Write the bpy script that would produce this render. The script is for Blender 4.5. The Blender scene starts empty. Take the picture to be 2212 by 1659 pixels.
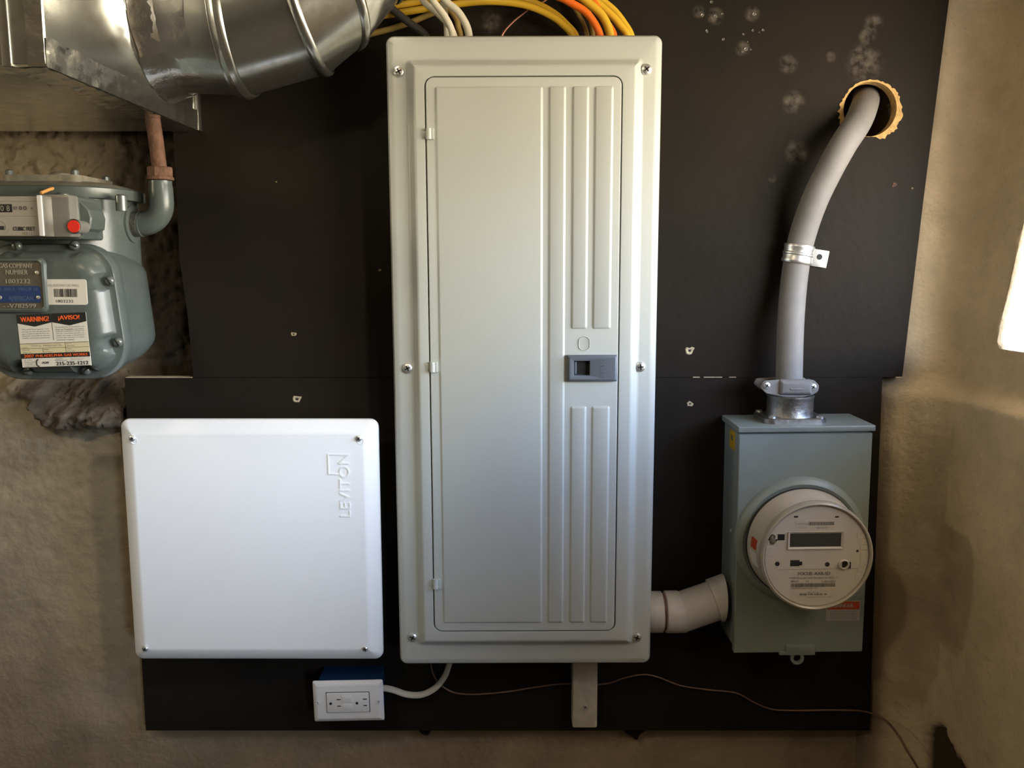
import bpy, bmesh, math, random
from math import sin, cos, tan, atan2, pi, sqrt, radians
from mathutils import Vector, Matrix, noise

random.seed(7)
SC = bpy.context.scene
COL = SC.collection

# ------------------------------------------------------------------ camera
CAM_D, CAM_Z, PITCH, FPX = 1.38, 1.45, radians(8.03), 1853.0
cd = bpy.data.cameras.new('camera'); cam = bpy.data.objects.new('camera', cd); COL.objects.link(cam)
cam.location = (0, -CAM_D, CAM_Z); cam.rotation_euler = (pi / 2 - PITCH, 0, 0)
cd.sensor_width = 36; cd.lens = FPX / 2212 * 36; cd.clip_start = .02
SC.camera = cam

# ------------------------------------------------------------------ world, light, exposure
vs = SC.view_settings
vs.view_transform = 'Standard'; vs.look = 'None'; vs.gamma = 1; vs.use_curve_mapping = False
vs.exposure = 0.0
wd = bpy.data.worlds.new('daylight'); SC.world = wd; wd.use_nodes = True
wn, wl = wd.node_tree.nodes, wd.node_tree.links
wn.clear()
tc = wn.new('ShaderNodeTexCoord'); sx = wn.new('ShaderNodeSeparateXYZ'); rp = wn.new('ShaderNodeValToRGB')
mr = wn.new('ShaderNodeMapRange'); mr.inputs[1].default_value = -1; mr.inputs[2].default_value = 1
bg = wn.new('ShaderNodeBackground'); out = wn.new('ShaderNodeOutputWorld')
wl.new(tc.outputs['Generated'], sx.inputs[0]); wl.new(sx.outputs[2], mr.inputs[0]); wl.new(mr.outputs[0], rp.inputs[0])
wl.new(rp.outputs[0], bg.inputs[0]); wl.new(bg.outputs[0], out.inputs[0])
bg.inputs[1].default_value = 21.0
er = rp.color_ramp.elements
er[0].position = 0.0; er[0].color = (.55, .43, .27, 1)
er[1].position = 1.0; er[1].color = (.05, .08, .18, 1)
for p, c in ((.46, (.97, .83, .61, 1)), (.54, (1.13, 1.03, .80, 1)), (.595, (1.05, 1.28, 1.65, 1)), (.65, (.40, .62, 1.1, 1)), (.74, (.13, .23, .46, 1))):
    e = er.new(p); e.color = c

def lamp(name, kind, loc, power, col, size=.1, rot=None):
    l = bpy.data.lights.new(name, kind); l.energy = power; l.color = col
    if kind == 'POINT': l.shadow_soft_size = size
    o = bpy.data.objects.new(name, l); COL.objects.link(o); o.location = loc
    if rot: o.rotation_euler = rot
    return o
cl = lamp('warm_fill_spot', 'SPOT', (.48, -1.22, 2.06), 33, (1, .93, .76))  # added unseen warm spot that brightens the white square cover
cl.rotation_euler = (Vector((-.48, 0, 1.22)) - cl.location).to_track_quat('-Z', 'Y').to_euler()
cl.data.spot_size = radians(31); cl.data.spot_blend = .9; cl.data.shadow_soft_size = .05
lamp('wall_fill_point', 'POINT', (-.60, -1.55, 2.22), 10, (1, .88, .64), .05)  # added unseen fill light, mainly for the right wall
lamp('ledge_fill_bulb', 'POINT', (-1.28, -.58, 1.62), 6, (1, .88, .62), .04)  # added unseen bulb that warms the ledge at the left
dl = lamp('cool_fill_spot', 'SPOT', (.66, -2.25, 1.15), 52, (.62, .80, 1))  # added unseen bluish spot lifting the white square cover; no doorway is built
dl.rotation_euler = (Vector((-.43, -.1, 1.0)) - dl.location).to_track_quat('-Z', 'Y').to_euler()
dl.data.spot_size = radians(21); dl.data.spot_blend = .9; dl.data.shadow_soft_size = .12
po = lamp('window_portal', 'AREA', (1.12, -.80, 1.57), 1, (1, 1, 1), rot=(0, radians(90), 0))
po.data.shape = 'RECTANGLE'; po.data.size = .6; po.data.size_y = 1.5; po.data.cycles.is_portal = True

# ------------------------------------------------------------------ helpers
def at(px, py, y=0.0):
    """The point of the vertical plane y that the photograph shows at pixel px, py."""
    a, b = (px - 1106) / FPX, (829.5 - py) / FPX
    t = (y + CAM_D) / (cos(PITCH) + b * sin(PITCH))
    return Vector((a * t, y, CAM_Z + t * (b * cos(PITCH) - sin(PITCH))))

class Fr:
    """A frame in the wall plane: local x right, z up, turned by a; y stays the world depth."""
    def __init__(s, x=0.0, z=0.0, a=0.0): s.x, s.z, s.c, s.s = x, z, cos(a), sin(a)
    def w(s, p): return Vector((s.x + s.c * p[0] - s.s * p[2], p[1], s.z + s.s * p[0] + s.c * p[2]))
    def l(s, px, py, y):
        p = at(px, py, y); dx, dz = p.x - s.x, p.z - s.z
        return (s.c * dx + s.s * dz, -s.s * dx + s.c * dz)
WF = Fr()

def fit(tl, tr, br, bl, y, a=None):
    P = [at(*c, y) for c in (tl, tr, br, bl)]
    c = sum(P, Vector()) / 4
    if a is None:
        t = (P[1] - P[0]) + (P[2] - P[3]); v = (P[0] - P[3]) + (P[1] - P[2])
        a = (atan2(t.z, t.x) * t.length + atan2(-v.x, v.z) * v.length) / (t.length + v.length)
    f = Fr(c.x, c.z, a)
    L = [f.l(*q, y) for q in (tl, tr, br, bl)]
    w = (L[1][0] + L[2][0] - L[0][0] - L[3][0]) / 2; h = (L[0][1] + L[1][1] - L[2][1] - L[3][1]) / 2
    return f, w, h

def rect(cx, cz, w, h): return [(cx - w / 2, cz + h / 2), (cx + w / 2, cz + h / 2), (cx + w / 2, cz - h / 2), (cx - w / 2, cz - h / 2)]
def rect2(x0, x1, z0, z1): return [(x0, z1), (x1, z1), (x1, z0), (x0, z0)]
def lrect(f, px0, px1, py0, py1, y):
    """Upright rectangle in frame f through the pixel extents at mid-height / mid-width."""
    pm, qm = (px0 + px1) / 2, (py0 + py1) / 2
    return rect2(f.l(px0, qm, y)[0], f.l(px1, qm, y)[0], f.l(pm, py1, y)[1], f.l(pm, py0, y)[1])

def inset(P, d):
    n, out = len(P), []
    for i in range(n):
        a, b, c = Vector(P[i - 1]), Vector(P[i]), Vector(P[(i + 1) % n])
        u, v = (b - a).normalized(), (c - b).normalized()
        n1, n2 = Vector((u.y, -u.x)), Vector((v.y, -v.x))      # clockwise outline: right side is inside
        k = 1 + n1.dot(n2)
        q = b + (n1 + n2) * (d / max(k, .2)); out.append((q.x, q.y))
    return out

def rnd(P, r, n=6):
    """Round the corners of a clockwise outline."""
    rs = r if isinstance(r, (list, tuple)) else [r] * len(P)
    out, m = [], len(P)
    for i in range(m):
        a, b, c = Vector(P[i - 1]), Vector(P[i]), Vector(P[(i + 1) % m])
        u, v = (a - b).normalized(), (c - b).normalized()
        th = u.angle(v); rr = max(rs[i], 1e-5)
        d = rr / tan(th / 2); d = min(d, .49 * min((a - b).length, (c - b).length)); rr = d * tan(th / 2)
        o = b + (u + v).normalized() * (rr / sin(th / 2))
        s, e = b + u * d - o, b + v * d - o
        a0 = atan2(s.y, s.x); da = (atan2(e.y, e.x) - a0 + pi) % (2 * pi) - pi
        for k in range(n + 1):
            t = a0 + da * k / n
            out.append((o.x + rr * cos(t), o.y + rr * sin(t)))
    return out

def resample(P, step):
    out = []
    for i in range(len(P)):
        a, b = Vector(P[i]), Vector(P[(i + 1) % len(P)])
        k = max(1, int((b - a).length / step))
        for j in range(k): q = a.lerp(b, j / k); out.append((q.x, q.y))
    return out

def spline(P, n=10):
    P = [Vector(p) for p in P]; out = []
    for i in range(len(P) - 1):
        p0, p1, p2, p3 = P[max(i - 1, 0)], P[i], P[i + 1], P[min(i + 2, len(P) - 1)]
        for k in range(n):
            t = k / n
            out.append(.5 * ((2 * p1) + (p2 - p0) * t + (2 * p0 - 5 * p1 + 4 * p2 - p3) * t * t + (3 * p1 - p0 - 3 * p2 + p3) * t ** 3))
    out.append(P[-1]); return out

_tx = {}
def text_mesh(s, bold):
    if (s, bold) not in _tx:
        cu = bpy.data.curves.new('glyphs', 'FONT'); cu.body = s; cu.resolution_u = 3; cu.offset = bold
        ob = bpy.data.objects.new('glyphs', cu); COL.objects.link(ob)
        bpy.context.view_layer.update()
        me = bpy.data.meshes.new_from_object(ob.evaluated_get(bpy.context.evaluated_depsgraph_get()))
        V = [v.co.copy() for v in me.vertices]; F = [tuple(p.vertices) for p in me.polygons]
        bpy.data.objects.remove(ob); bpy.data.curves.remove(cu); bpy.data.meshes.remove(me)
        _tx[(s, bold)] = (V, F)
    return _tx[(s, bold)]

class MB:
    """Collects shapes and links them as one mesh object."""
    def __init__(s, fr=None): s.v, s.f, s.m, s.fr, s.flat = [], [], [], fr or WF, []
    def add(s, V, F, mat=0):
        o = len(s.v); s.v += [s.fr.w(p) for p in V]
        s.f += [tuple(o + i for i in f) for f in F]; s.m += [mat] * len(F); return s
    def loft(s, R, mat=0, cap0=False, cap1=True, closed=True):
        n = len(R[0]); V = [p for r in R for p in r]; F = []
        for k in range(len(R) - 1):
            for i in range(n if closed else n - 1):
                j = (i + 1) % n
                F.append((k * n + i, k * n + j, (k + 1) * n + j, (k + 1) * n + i))
        if cap0: F.append(tuple(range(n))[::-1])
        if cap1: F.append(tuple((len(R) - 1) * n + i for i in range(n)))
        return s.add(V, F, mat)
    def plate(s, P, r, prof, mat=0, cap0=False, cap1=True, n=5):
        """Outline P with corner radius r, lofted through (inset, y) steps."""
        R = []
        for d, y in prof:
            rr = [max(q - d, .0004) for q in r] if isinstance(r, (list, tuple)) else max(r - d, .0004)
            R.append([(x, y, z) for x, z in rnd(inset(P, d), rr, n)])
        return s.loft(R, mat, cap0, cap1)
    def slab(s, P, r, yb, yf, bev=.001, mat=0, n=4):
        return s.plate(P, r, [(0, yb), (0, yf + bev), (bev * .3, yf + bev * .3), (bev, yf)], mat, True, True, n)
    def box(s, x0, x1, y0, y1, z0, z1, mat=0):
        V = [(x, y, z) for x in (x0, x1) for y in (y0, y1) for z in (z0, z1)]
        return s.add(V, [(0, 1, 3, 2), (4, 6, 7, 5), (0, 4, 5, 1), (2, 3, 7, 6), (0, 2, 6, 4), (1, 5, 7, 3)], mat)
    def lathe(s, prof, o, ax, n=24, mat=0, cap0=True, cap1=True, sq=(1, 1)):
        """Profile of (radius, height) turned about axis ax through o."""
        o, ax = Vector(o), Vector(ax).normalized()
        u = ax.orthogonal().normalized() if abs(ax.y) > .9 else Vector((0, 1, 0)).cross(ax).normalized()
        v = ax.cross(u)
        R = [[tuple(o + ax * h + u * (r * sq[0] * cos(2 * pi * i / n)) + v * (r * sq[1] * sin(2 * pi * i / n))) for i in range(n)] for r, h in prof]
        return s.loft(R, mat, cap0, cap1)
    def tube(s, P, r, n=10, flat=(1, 1), mat=0, up=None, caps=True):
        P = [Vector(p) for p in P]; R = []; rs = r if isinstance(r, (list, tuple)) else [r] * len(P)
        u = None
        for i, p in enumerate(P):
            t = (P[min(i + 1, len(P) - 1)] - P[max(i - 1, 0)]).normalized()
            if up is not None: u = (Vector(up) - t * t.dot(Vector(up))).normalized()
            elif u is None: u = t.orthogonal().normalized()
            else: u = (u - t * t.dot(u)).normalized()
            v = t.cross(u)
            R.append([tuple(p + u * (rs[i] * flat[0] * cos(2 * pi * k / n)) + v * (rs[i] * flat[1] * sin(2 * pi * k / n))) for k in range(n)])
        return s.loft(R, mat, caps, caps)
    def text(s, t, x, z, y, h=None, w=None, mat=0, rot=0, depth=0.0, bold=0.0, align='C', skew=0.0):
        if bold and not depth and h:       # heavier strokes: the same word again, a hair to each side
            c, q = cos(rot) * h * .055, sin(rot) * h * .055
            s.text(t, x - c, z - q, y - .00004, h, w, mat, rot, 0, 0, align, skew); s.text(t, x + c, z + q, y - .00008, h, w, mat, rot, 0, 0, align, skew)
        bold = 0.0
        V, F = text_mesh(t, bold)
        if not V: return s
        x0, x1 = min(v.x for v in V), max(v.x for v in V); z0, z1 = min(v.y for v in V), max(v.y for v in V)
        kx = w / (x1 - x0) if w else None; kz = h / (z1 - z0) if h else kx
        kx = kx or kz
        ox = {'C': (x0 + x1) / 2, 'L': x0, 'R': x1}[align]
        L = []
        for v in V:
            a, b = (v.x - ox) * kx, (v.y - (z0 + z1) / 2) * kz
            a += skew * b
            c, q = cos(rot), sin(rot)
            L.append((x + c * a - q * b, z + q * a + c * b))
        s.add([(a, y - depth, b) for a, b in L], F, mat)
        if depth:
            from collections import Counter
            E = Counter(); D = {}
            for f in F:
                for i in range(len(f)):
                    k = (f[i], f[(i + 1) % len(f)]); E[frozenset(k)] += 1; D[frozenset(k)] = k
            W, G = [], []
            for k, c in E.items():
                if c == 1:
                    i, j = D[k]; o = len(W)
                    W += [(L[i][0], y - depth, L[i][1]), (L[j][0], y - depth, L[j][1]), (L[j][0], y + .0003, L[j][1]), (L[i][0], y + .0003, L[i][1])]
                    G.append((o, o + 1, o + 2, o + 3))
            s.add(W, G, mat)
        return s
    def build(s, name, mats, parent=None, label=None, smooth=35, recalc=True):
        me = bpy.data.meshes.new(name)
        o = Vector((0, 0, 0)); q = parent
        while q is not None: o += Vector(q.location); q = q.parent
        me.from_pydata([tuple(Vector(v) - o) for v in s.v], [], s.f)
        for m in (mats if isinstance(mats, (list, tuple)) else [mats]): me.materials.append(m)
        me.polygons.foreach_set('material_index', s.m)
        if recalc:
            b = bmesh.new(); b.from_mesh(me); bmesh.ops.recalc_face_normals(b, faces=b.faces); b.to_mesh(me); b.free()
        if smooth:
            me.shade_smooth(); me.set_sharp_from_angle(angle=radians(smooth))
        ob = bpy.data.objects.new(name, me); COL.objects.link(ob); ob.parent = parent
        if label: ob['label'] = label
        return ob

def tag(o, label, cat, group=None):
    o['label'] = label; o['category'] = cat
    if group: o['group'] = group
    return o
def thing(name, label, cat, loc, group=None):
    o = bpy.data.objects.new(name, None); COL.objects.link(o); o.location = loc; o.empty_display_size = .02
    return tag(o, label, cat, group)
def struct(o): o['kind'] = 'structure'; return o

# ------------------------------------------------------------------ materials
def lin(r, g, b): return tuple((c / 255 / 12.92) if c / 255 <= .04045 else ((c / 255 + .055) / 1.055) ** 2.4 for c in (r, g, b))
def mat(name, col, rough=.5, metal=0.0, var=0.0, vs=20, col2=None, bump=0.0, bs=80, spec=.5, coat=0.0, rvar=0.0, stretch=None):
    m = bpy.data.materials.new(name); m.use_nodes = True
    N, L = m.node_tree.nodes, m.node_tree.links; b = N['Principled BSDF']
    b.inputs['Base Color'].default_value = (*col, 1); b.inputs['Roughness'].default_value = rough
    b.inputs['Metallic'].default_value = metal; b.inputs['Specular IOR Level'].default_value = spec
    b.inputs['Coat Weight'].default_value = coat; b.inputs['Coat Roughness'].default_value = .15
    geo = N.new('ShaderNodeNewGeometry'); pos = geo.outputs['Position']
    if stretch:
        mp = N.new('ShaderNodeMapping'); mp.inputs['Scale'].default_value = stretch; L.new(pos, mp.inputs[0]); pos = mp.outputs[0]
    if var or col2 or rvar:
        nz = N.new('ShaderNodeTexNoise'); nz.inputs['Scale'].default_value = vs; nz.inputs['Detail'].default_value = 6
        nz.inputs['Roughness'].default_value = .65; L.new(pos, nz.inputs[0])
        if var or col2:
            mx = N.new('ShaderNodeMix'); mx.data_type = 'RGBA'
            c2 = col2 or tuple(c * (1 - var) for c in col)
            mx.inputs[6].default_value = (*[min(1, c * (1 + var)) for c in col], 1) if not col2 else (*col, 1); mx.inputs[7].default_value = (*c2, 1)
            r = N.new('ShaderNodeMapRange'); r.inputs[1].default_value = .35; r.inputs[2].default_value = .68
            L.new(nz.outputs[0], r.inputs[0]); L.new(r.outputs[0], mx.inputs[0]); L.new(mx.outputs[2], b.inputs['Base Color'])
        if rvar:
            r2 = N.new('ShaderNodeMapRange'); r2.inputs[1].default_value = .3; r2.inputs[2].default_value = .7
            r2.inputs[3].default_value = max(.02, rough - rvar); r2.inputs[4].default_value = rough + rvar
            L.new(nz.outputs[0], r2.inputs[0]); L.new(r2.outputs[0], b.inputs['Roughness'])
    if bump:
        n2 = N.new('ShaderNodeTexNoise'); n2.inputs['Scale'].default_value = bs; n2.inputs['Detail'].default_value = 5; L.new(pos, n2.inputs[0])
        bp = N.new('ShaderNodeBump'); bp.inputs['Strength'].default_value = bump; bp.inputs['Distance'].default_value = .01
        L.new(n2.outputs[0], bp.inputs['Height']); L.new(bp.outputs[0], b.inputs['Normal'])
    return m

M = {
    'panel': mat('grey_enamel', (.455, .47, .43), .34, bump=.02, bs=260),
    'panelbox': mat('galvanised_box', (.40, .40, .39), .45, .3),
    'white': mat('white_enamel', (.87, .86, .84), .38, bump=.015, bs=300),
    'whiteplastic': mat('white_plastic', (.78, .77, .76), .32),
    'offwhite': mat('grey_white_pvc', (.50, .47, .42), .45, var=.08, vs=30),
    'strip': mat('cream_strip_paint', (.52, .48, .40), .6, var=.12, vs=60, bump=.1, bs=200),
    'latch': mat('slate_plastic', (.115, .13, .15), .45),
    'dark': mat('dark_recess', (.012, .011, .010), .7),
    'black': mat('black_print', (.010, .010, .010), .6),
    'chrome': mat('zinc_plated_steel', (.80, .80, .78), .34, .9),
    'galv': mat('galvanised_steel', (.76, .77, .73), .22, .97, var=.10, vs=38, rvar=.06, bump=.010, bs=14),
    'galvtape': mat('foil_tape', (.82, .82, .78), .20, .97, bump=.10, bs=55, var=.10, vs=30),
    'cast': mat('die_cast_zinc', (.34, .33, .31), .42, 1.0, var=.25, vs=90, bump=.1, bs=150),
    'meterbox': mat('green_grey_enamel', (.205, .235, .215), .36, var=.06, vs=12),
    'meterbody': mat('cream_polycarbonate', (.47, .42, .34), .30, var=.08, vs=18),
    'rim': mat('pale_rim_plastic', (.36, .325, .26), .22),
    'meterface': mat('bone_plastic', (.50, .45, .37), .5),
    'lcd': mat('lcd_glass', (.045, .045, .042), .15),
    'gas': mat('blue_grey_paint', (.088, .104, .096), .30, var=.10, vs=26, bump=.03, bs=120),
    'gasdust': mat('dusty_grey_paint', (.20, .18, .135), .7, var=.25, vs=60, bump=.1, bs=200),
    'gasbolt': mat('painted_bolt', (.16, .175, .165), .3, .4),
    'dial': mat('dial_plate', (.36, .33, .28), .4),
    'brass': mat('worn_nameplate', (.19, .17, .13), .35, .6, var=.15, vs=80),
    'silver': mat('raised_bright_lettering', (.70, .66, .55), .3, .7),
    'blue': mat('blue_nameplate_ink', (.020, .045, .14), .4),
    'bluetext': mat('faint_blue_lettering', (.07, .11, .22), .4),
    'paper': mat('sticker_paper', (.66, .63, .55), .45),
    'yellowpaper': mat('yellowed_paper', (.60, .53, .34), .5),
    'orange': mat('orange_ink', (.85, .13, .025), .5),
    'red': mat('red_plastic', (.75, .035, .02), .3),
    'redlabel': mat('red_label_ink', (.42, .05, .012), .5),
    'greyprint': mat('grey_print', (.12, .11, .10), .6),
    'faintprint': mat('faint_print', (.36, .34, .31), .6),
    'yellowlabel': mat('yellow_label', (.50, .32, .010), .5),
    'sealwire': mat('seal_wire', (.62, .30, .08), .5),
    'rust': mat('rusty_iron', (.150, .075, .045), .75, .2, var=.3, vs=60, bump=.25, bs=160),
    'blueplastic': mat('blue_plastic', (.012, .045, .13), .45),
    'cablegrey': mat('grey_cable_jacket', (.19, .178, .165), .62, var=.10, vs=22, spec=.3),
    'yellowcable': mat('yellow_cable_jacket', (.62, .37, .025), .38),
    'tancable': mat('tan_cable_jacket', (.33, .22, .06), .5),
    'orangecable': mat('orange_cable_jacket', (.75, .14, .010), .4),
    'whitecable': mat('white_cable_jacket', (.62, .58, .47), .45),
    'blackcable': mat('charcoal_cable_jacket', (.05, .048, .046), .45),
    'copper': mat('copper_wire', (.42, .20, .13), .35, .9),
    'dullcopper': mat('tarnished_wire', (.20, .125, .085), .45, .6),
    'rawwood': mat('raw_splintered_wood', (.58, .36, .13), .8, var=.25, vs=120, bump=.3, bs=250),
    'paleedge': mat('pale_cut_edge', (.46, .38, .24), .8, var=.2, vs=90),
    'glint': mat('glint_paint', (.24, .225, .195), .25, spec=.8),  # pale colour that stands in for lamp glints
    'hole': mat('shadowed_hole', (.02, .016, .012), .9),
}

def clear_mat():
    m = bpy.data.materials.new('clear_plastic'); m.use_nodes = True
    N, L = m.node_tree.nodes, m.node_tree.links; N.remove(N['Principled BSDF'])
    t = N.new('ShaderNodeBsdfTransparent'); t.inputs[0].default_value = (.93, .91, .86, 1)
    g = N.new('ShaderNodeBsdfGlossy'); g.inputs[1].default_value = .08
    d = N.new('ShaderNodeBsdfDiffuse'); d.inputs[0].default_value = (.6, .57, .5, 1)
    fr = N.new('ShaderNodeFresnel'); fr.inputs[0].default_value = 1.5
    a = N.new('ShaderNodeMixShader'); a.inputs[0].default_value = .30; L.new(t.outputs[0], a.inputs[1]); L.new(d.outputs[0], a.inputs[2])
    b = N.new('ShaderNodeMixShader'); L.new(fr.outputs[0], b.inputs[0]); L.new(a.outputs[0], b.inputs[1]); L.new(g.outputs[0], b.inputs[2])
    L.new(b.outputs[0], N['Material Output'].inputs[0]); return m
M['clear'] = clear_mat()

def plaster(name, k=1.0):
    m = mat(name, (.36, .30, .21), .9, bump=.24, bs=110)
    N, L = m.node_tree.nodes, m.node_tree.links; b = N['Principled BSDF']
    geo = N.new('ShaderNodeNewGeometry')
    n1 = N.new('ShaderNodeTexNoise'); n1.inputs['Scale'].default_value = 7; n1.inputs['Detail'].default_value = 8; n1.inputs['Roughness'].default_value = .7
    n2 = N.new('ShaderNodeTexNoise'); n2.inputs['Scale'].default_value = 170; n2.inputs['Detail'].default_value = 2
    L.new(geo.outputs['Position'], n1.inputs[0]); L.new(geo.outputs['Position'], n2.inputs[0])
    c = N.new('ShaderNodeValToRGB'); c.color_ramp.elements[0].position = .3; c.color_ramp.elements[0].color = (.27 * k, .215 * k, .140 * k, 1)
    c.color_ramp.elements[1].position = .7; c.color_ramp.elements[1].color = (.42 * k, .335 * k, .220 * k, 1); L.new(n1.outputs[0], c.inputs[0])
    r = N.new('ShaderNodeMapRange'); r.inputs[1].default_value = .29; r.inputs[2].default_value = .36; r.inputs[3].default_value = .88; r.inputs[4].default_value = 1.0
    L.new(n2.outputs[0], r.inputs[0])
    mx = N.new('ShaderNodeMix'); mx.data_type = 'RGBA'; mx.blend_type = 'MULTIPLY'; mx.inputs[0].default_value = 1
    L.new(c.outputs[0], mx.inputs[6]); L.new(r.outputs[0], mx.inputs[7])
    at_ = N.new('ShaderNodeAttribute'); at_.attribute_name = 'stain_and_shade'  # dark mask: stains, bare earth and painted-in shade
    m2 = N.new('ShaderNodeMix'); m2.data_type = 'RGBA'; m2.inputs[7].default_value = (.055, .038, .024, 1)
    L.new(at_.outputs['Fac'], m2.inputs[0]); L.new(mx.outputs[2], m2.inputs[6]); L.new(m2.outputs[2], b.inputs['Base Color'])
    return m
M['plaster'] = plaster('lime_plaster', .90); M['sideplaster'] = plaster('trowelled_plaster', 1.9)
M['limewash'] = mat('limewash', (.80, .78, .73), .9, bump=.3, bs=120)
M['darkwall'] = mat('dim_plaster', (.21, .18, .13), .9, var=.2, vs=4)
M['ceiling'] = mat('joist_wood', (.34, .27, .19), .8, var=.2, vs=8)
M['floor'] = mat('concrete_floor', (.14, .13, .115), .85, var=.2, vs=6)

def board_mat(spots):
    m = mat('dark_painted_board', (.020, .0155, .0125), .46, bump=.06, bs=60, spec=.06)
    N, L = m.node_tree.nodes, m.node_tree.links; b = N['Principled BSDF']
    geo = N.new('ShaderNodeNewGeometry')
    nz = N.new('ShaderNodeTexNoise'); nz.inputs['Scale'].default_value = 5; nz.inputs['Detail'].default_value = 8; L.new(geo.outputs['Position'], nz.inputs[0])
    nf = N.new('ShaderNodeTexNoise'); nf.inputs['Scale'].default_value = 75; nf.inputs['Detail'].default_value = 5; L.new(geo.outputs['Position'], nf.inputs[0])
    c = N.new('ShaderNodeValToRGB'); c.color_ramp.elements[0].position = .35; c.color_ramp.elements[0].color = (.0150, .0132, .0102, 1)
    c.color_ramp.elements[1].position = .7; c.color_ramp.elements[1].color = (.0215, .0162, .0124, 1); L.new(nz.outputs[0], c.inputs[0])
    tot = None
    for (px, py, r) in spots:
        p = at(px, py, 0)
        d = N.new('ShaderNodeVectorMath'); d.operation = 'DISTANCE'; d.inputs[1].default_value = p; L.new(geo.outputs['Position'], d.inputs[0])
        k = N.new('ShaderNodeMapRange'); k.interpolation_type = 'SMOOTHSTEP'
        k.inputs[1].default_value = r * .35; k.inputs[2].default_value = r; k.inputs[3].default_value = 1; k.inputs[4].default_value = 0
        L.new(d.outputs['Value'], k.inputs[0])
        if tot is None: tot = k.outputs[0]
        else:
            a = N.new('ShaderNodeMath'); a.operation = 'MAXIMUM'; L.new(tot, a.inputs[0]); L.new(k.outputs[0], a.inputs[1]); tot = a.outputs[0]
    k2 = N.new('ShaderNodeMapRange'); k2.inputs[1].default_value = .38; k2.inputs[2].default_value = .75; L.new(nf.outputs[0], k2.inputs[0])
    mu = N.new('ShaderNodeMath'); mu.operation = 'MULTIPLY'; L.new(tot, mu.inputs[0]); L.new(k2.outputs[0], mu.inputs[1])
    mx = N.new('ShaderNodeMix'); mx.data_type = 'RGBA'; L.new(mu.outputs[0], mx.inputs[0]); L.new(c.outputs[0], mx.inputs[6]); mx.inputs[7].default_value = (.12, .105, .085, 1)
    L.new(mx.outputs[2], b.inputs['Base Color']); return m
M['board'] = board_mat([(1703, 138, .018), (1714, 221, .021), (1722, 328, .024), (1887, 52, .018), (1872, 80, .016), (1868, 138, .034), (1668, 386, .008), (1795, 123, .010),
                        (1060, 48, .022), (1510, 25, .012), (1545, 35, .016), (1625, 30, .014), (1605, 105, .014), (1860, 118, .02)])  # the spots among the glint specks paint in lamp reflections

# ------------------------------------------------------------------ the setting
def lerp_pts(T, v):
    if v <= T[0][0]: return T[0][1]
    for (a, p), (b, q) in zip(T, T[1:]):
        if v <= b: return p + (q - p) * (v - a) / (b - a)
    return T[-1][1]
def smooth(a, b, v):
    t = max(0, min(1, (v - a) / (b - a))); return t * t * (3 - 2 * t)
def axis(lo, a, b, hi, fine, coarse):
    out, v = [], lo
    while v < hi:
        out.append(v); v += fine if a <= v < b else min(coarse, a - v + 1e-6) if v < a and a - v < coarse else coarse
    out.append(hi); return out
def fbm(p, s, o=4): return noise.fractal(Vector(p) * s, .6, 2.0, o)

edge_px = [(-300, 2088), (0, 2052), (400, 2000), (815, 1950), (850, 1912), (1100, 1898), (1578, 1880), (1800, 1872), (2600, 1850)]
XC = sorted((at(px, py, 0).z, at(px, py, 0).x) for py, px in edge_px)
hole_c = at(1879, 236, 0)

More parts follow.
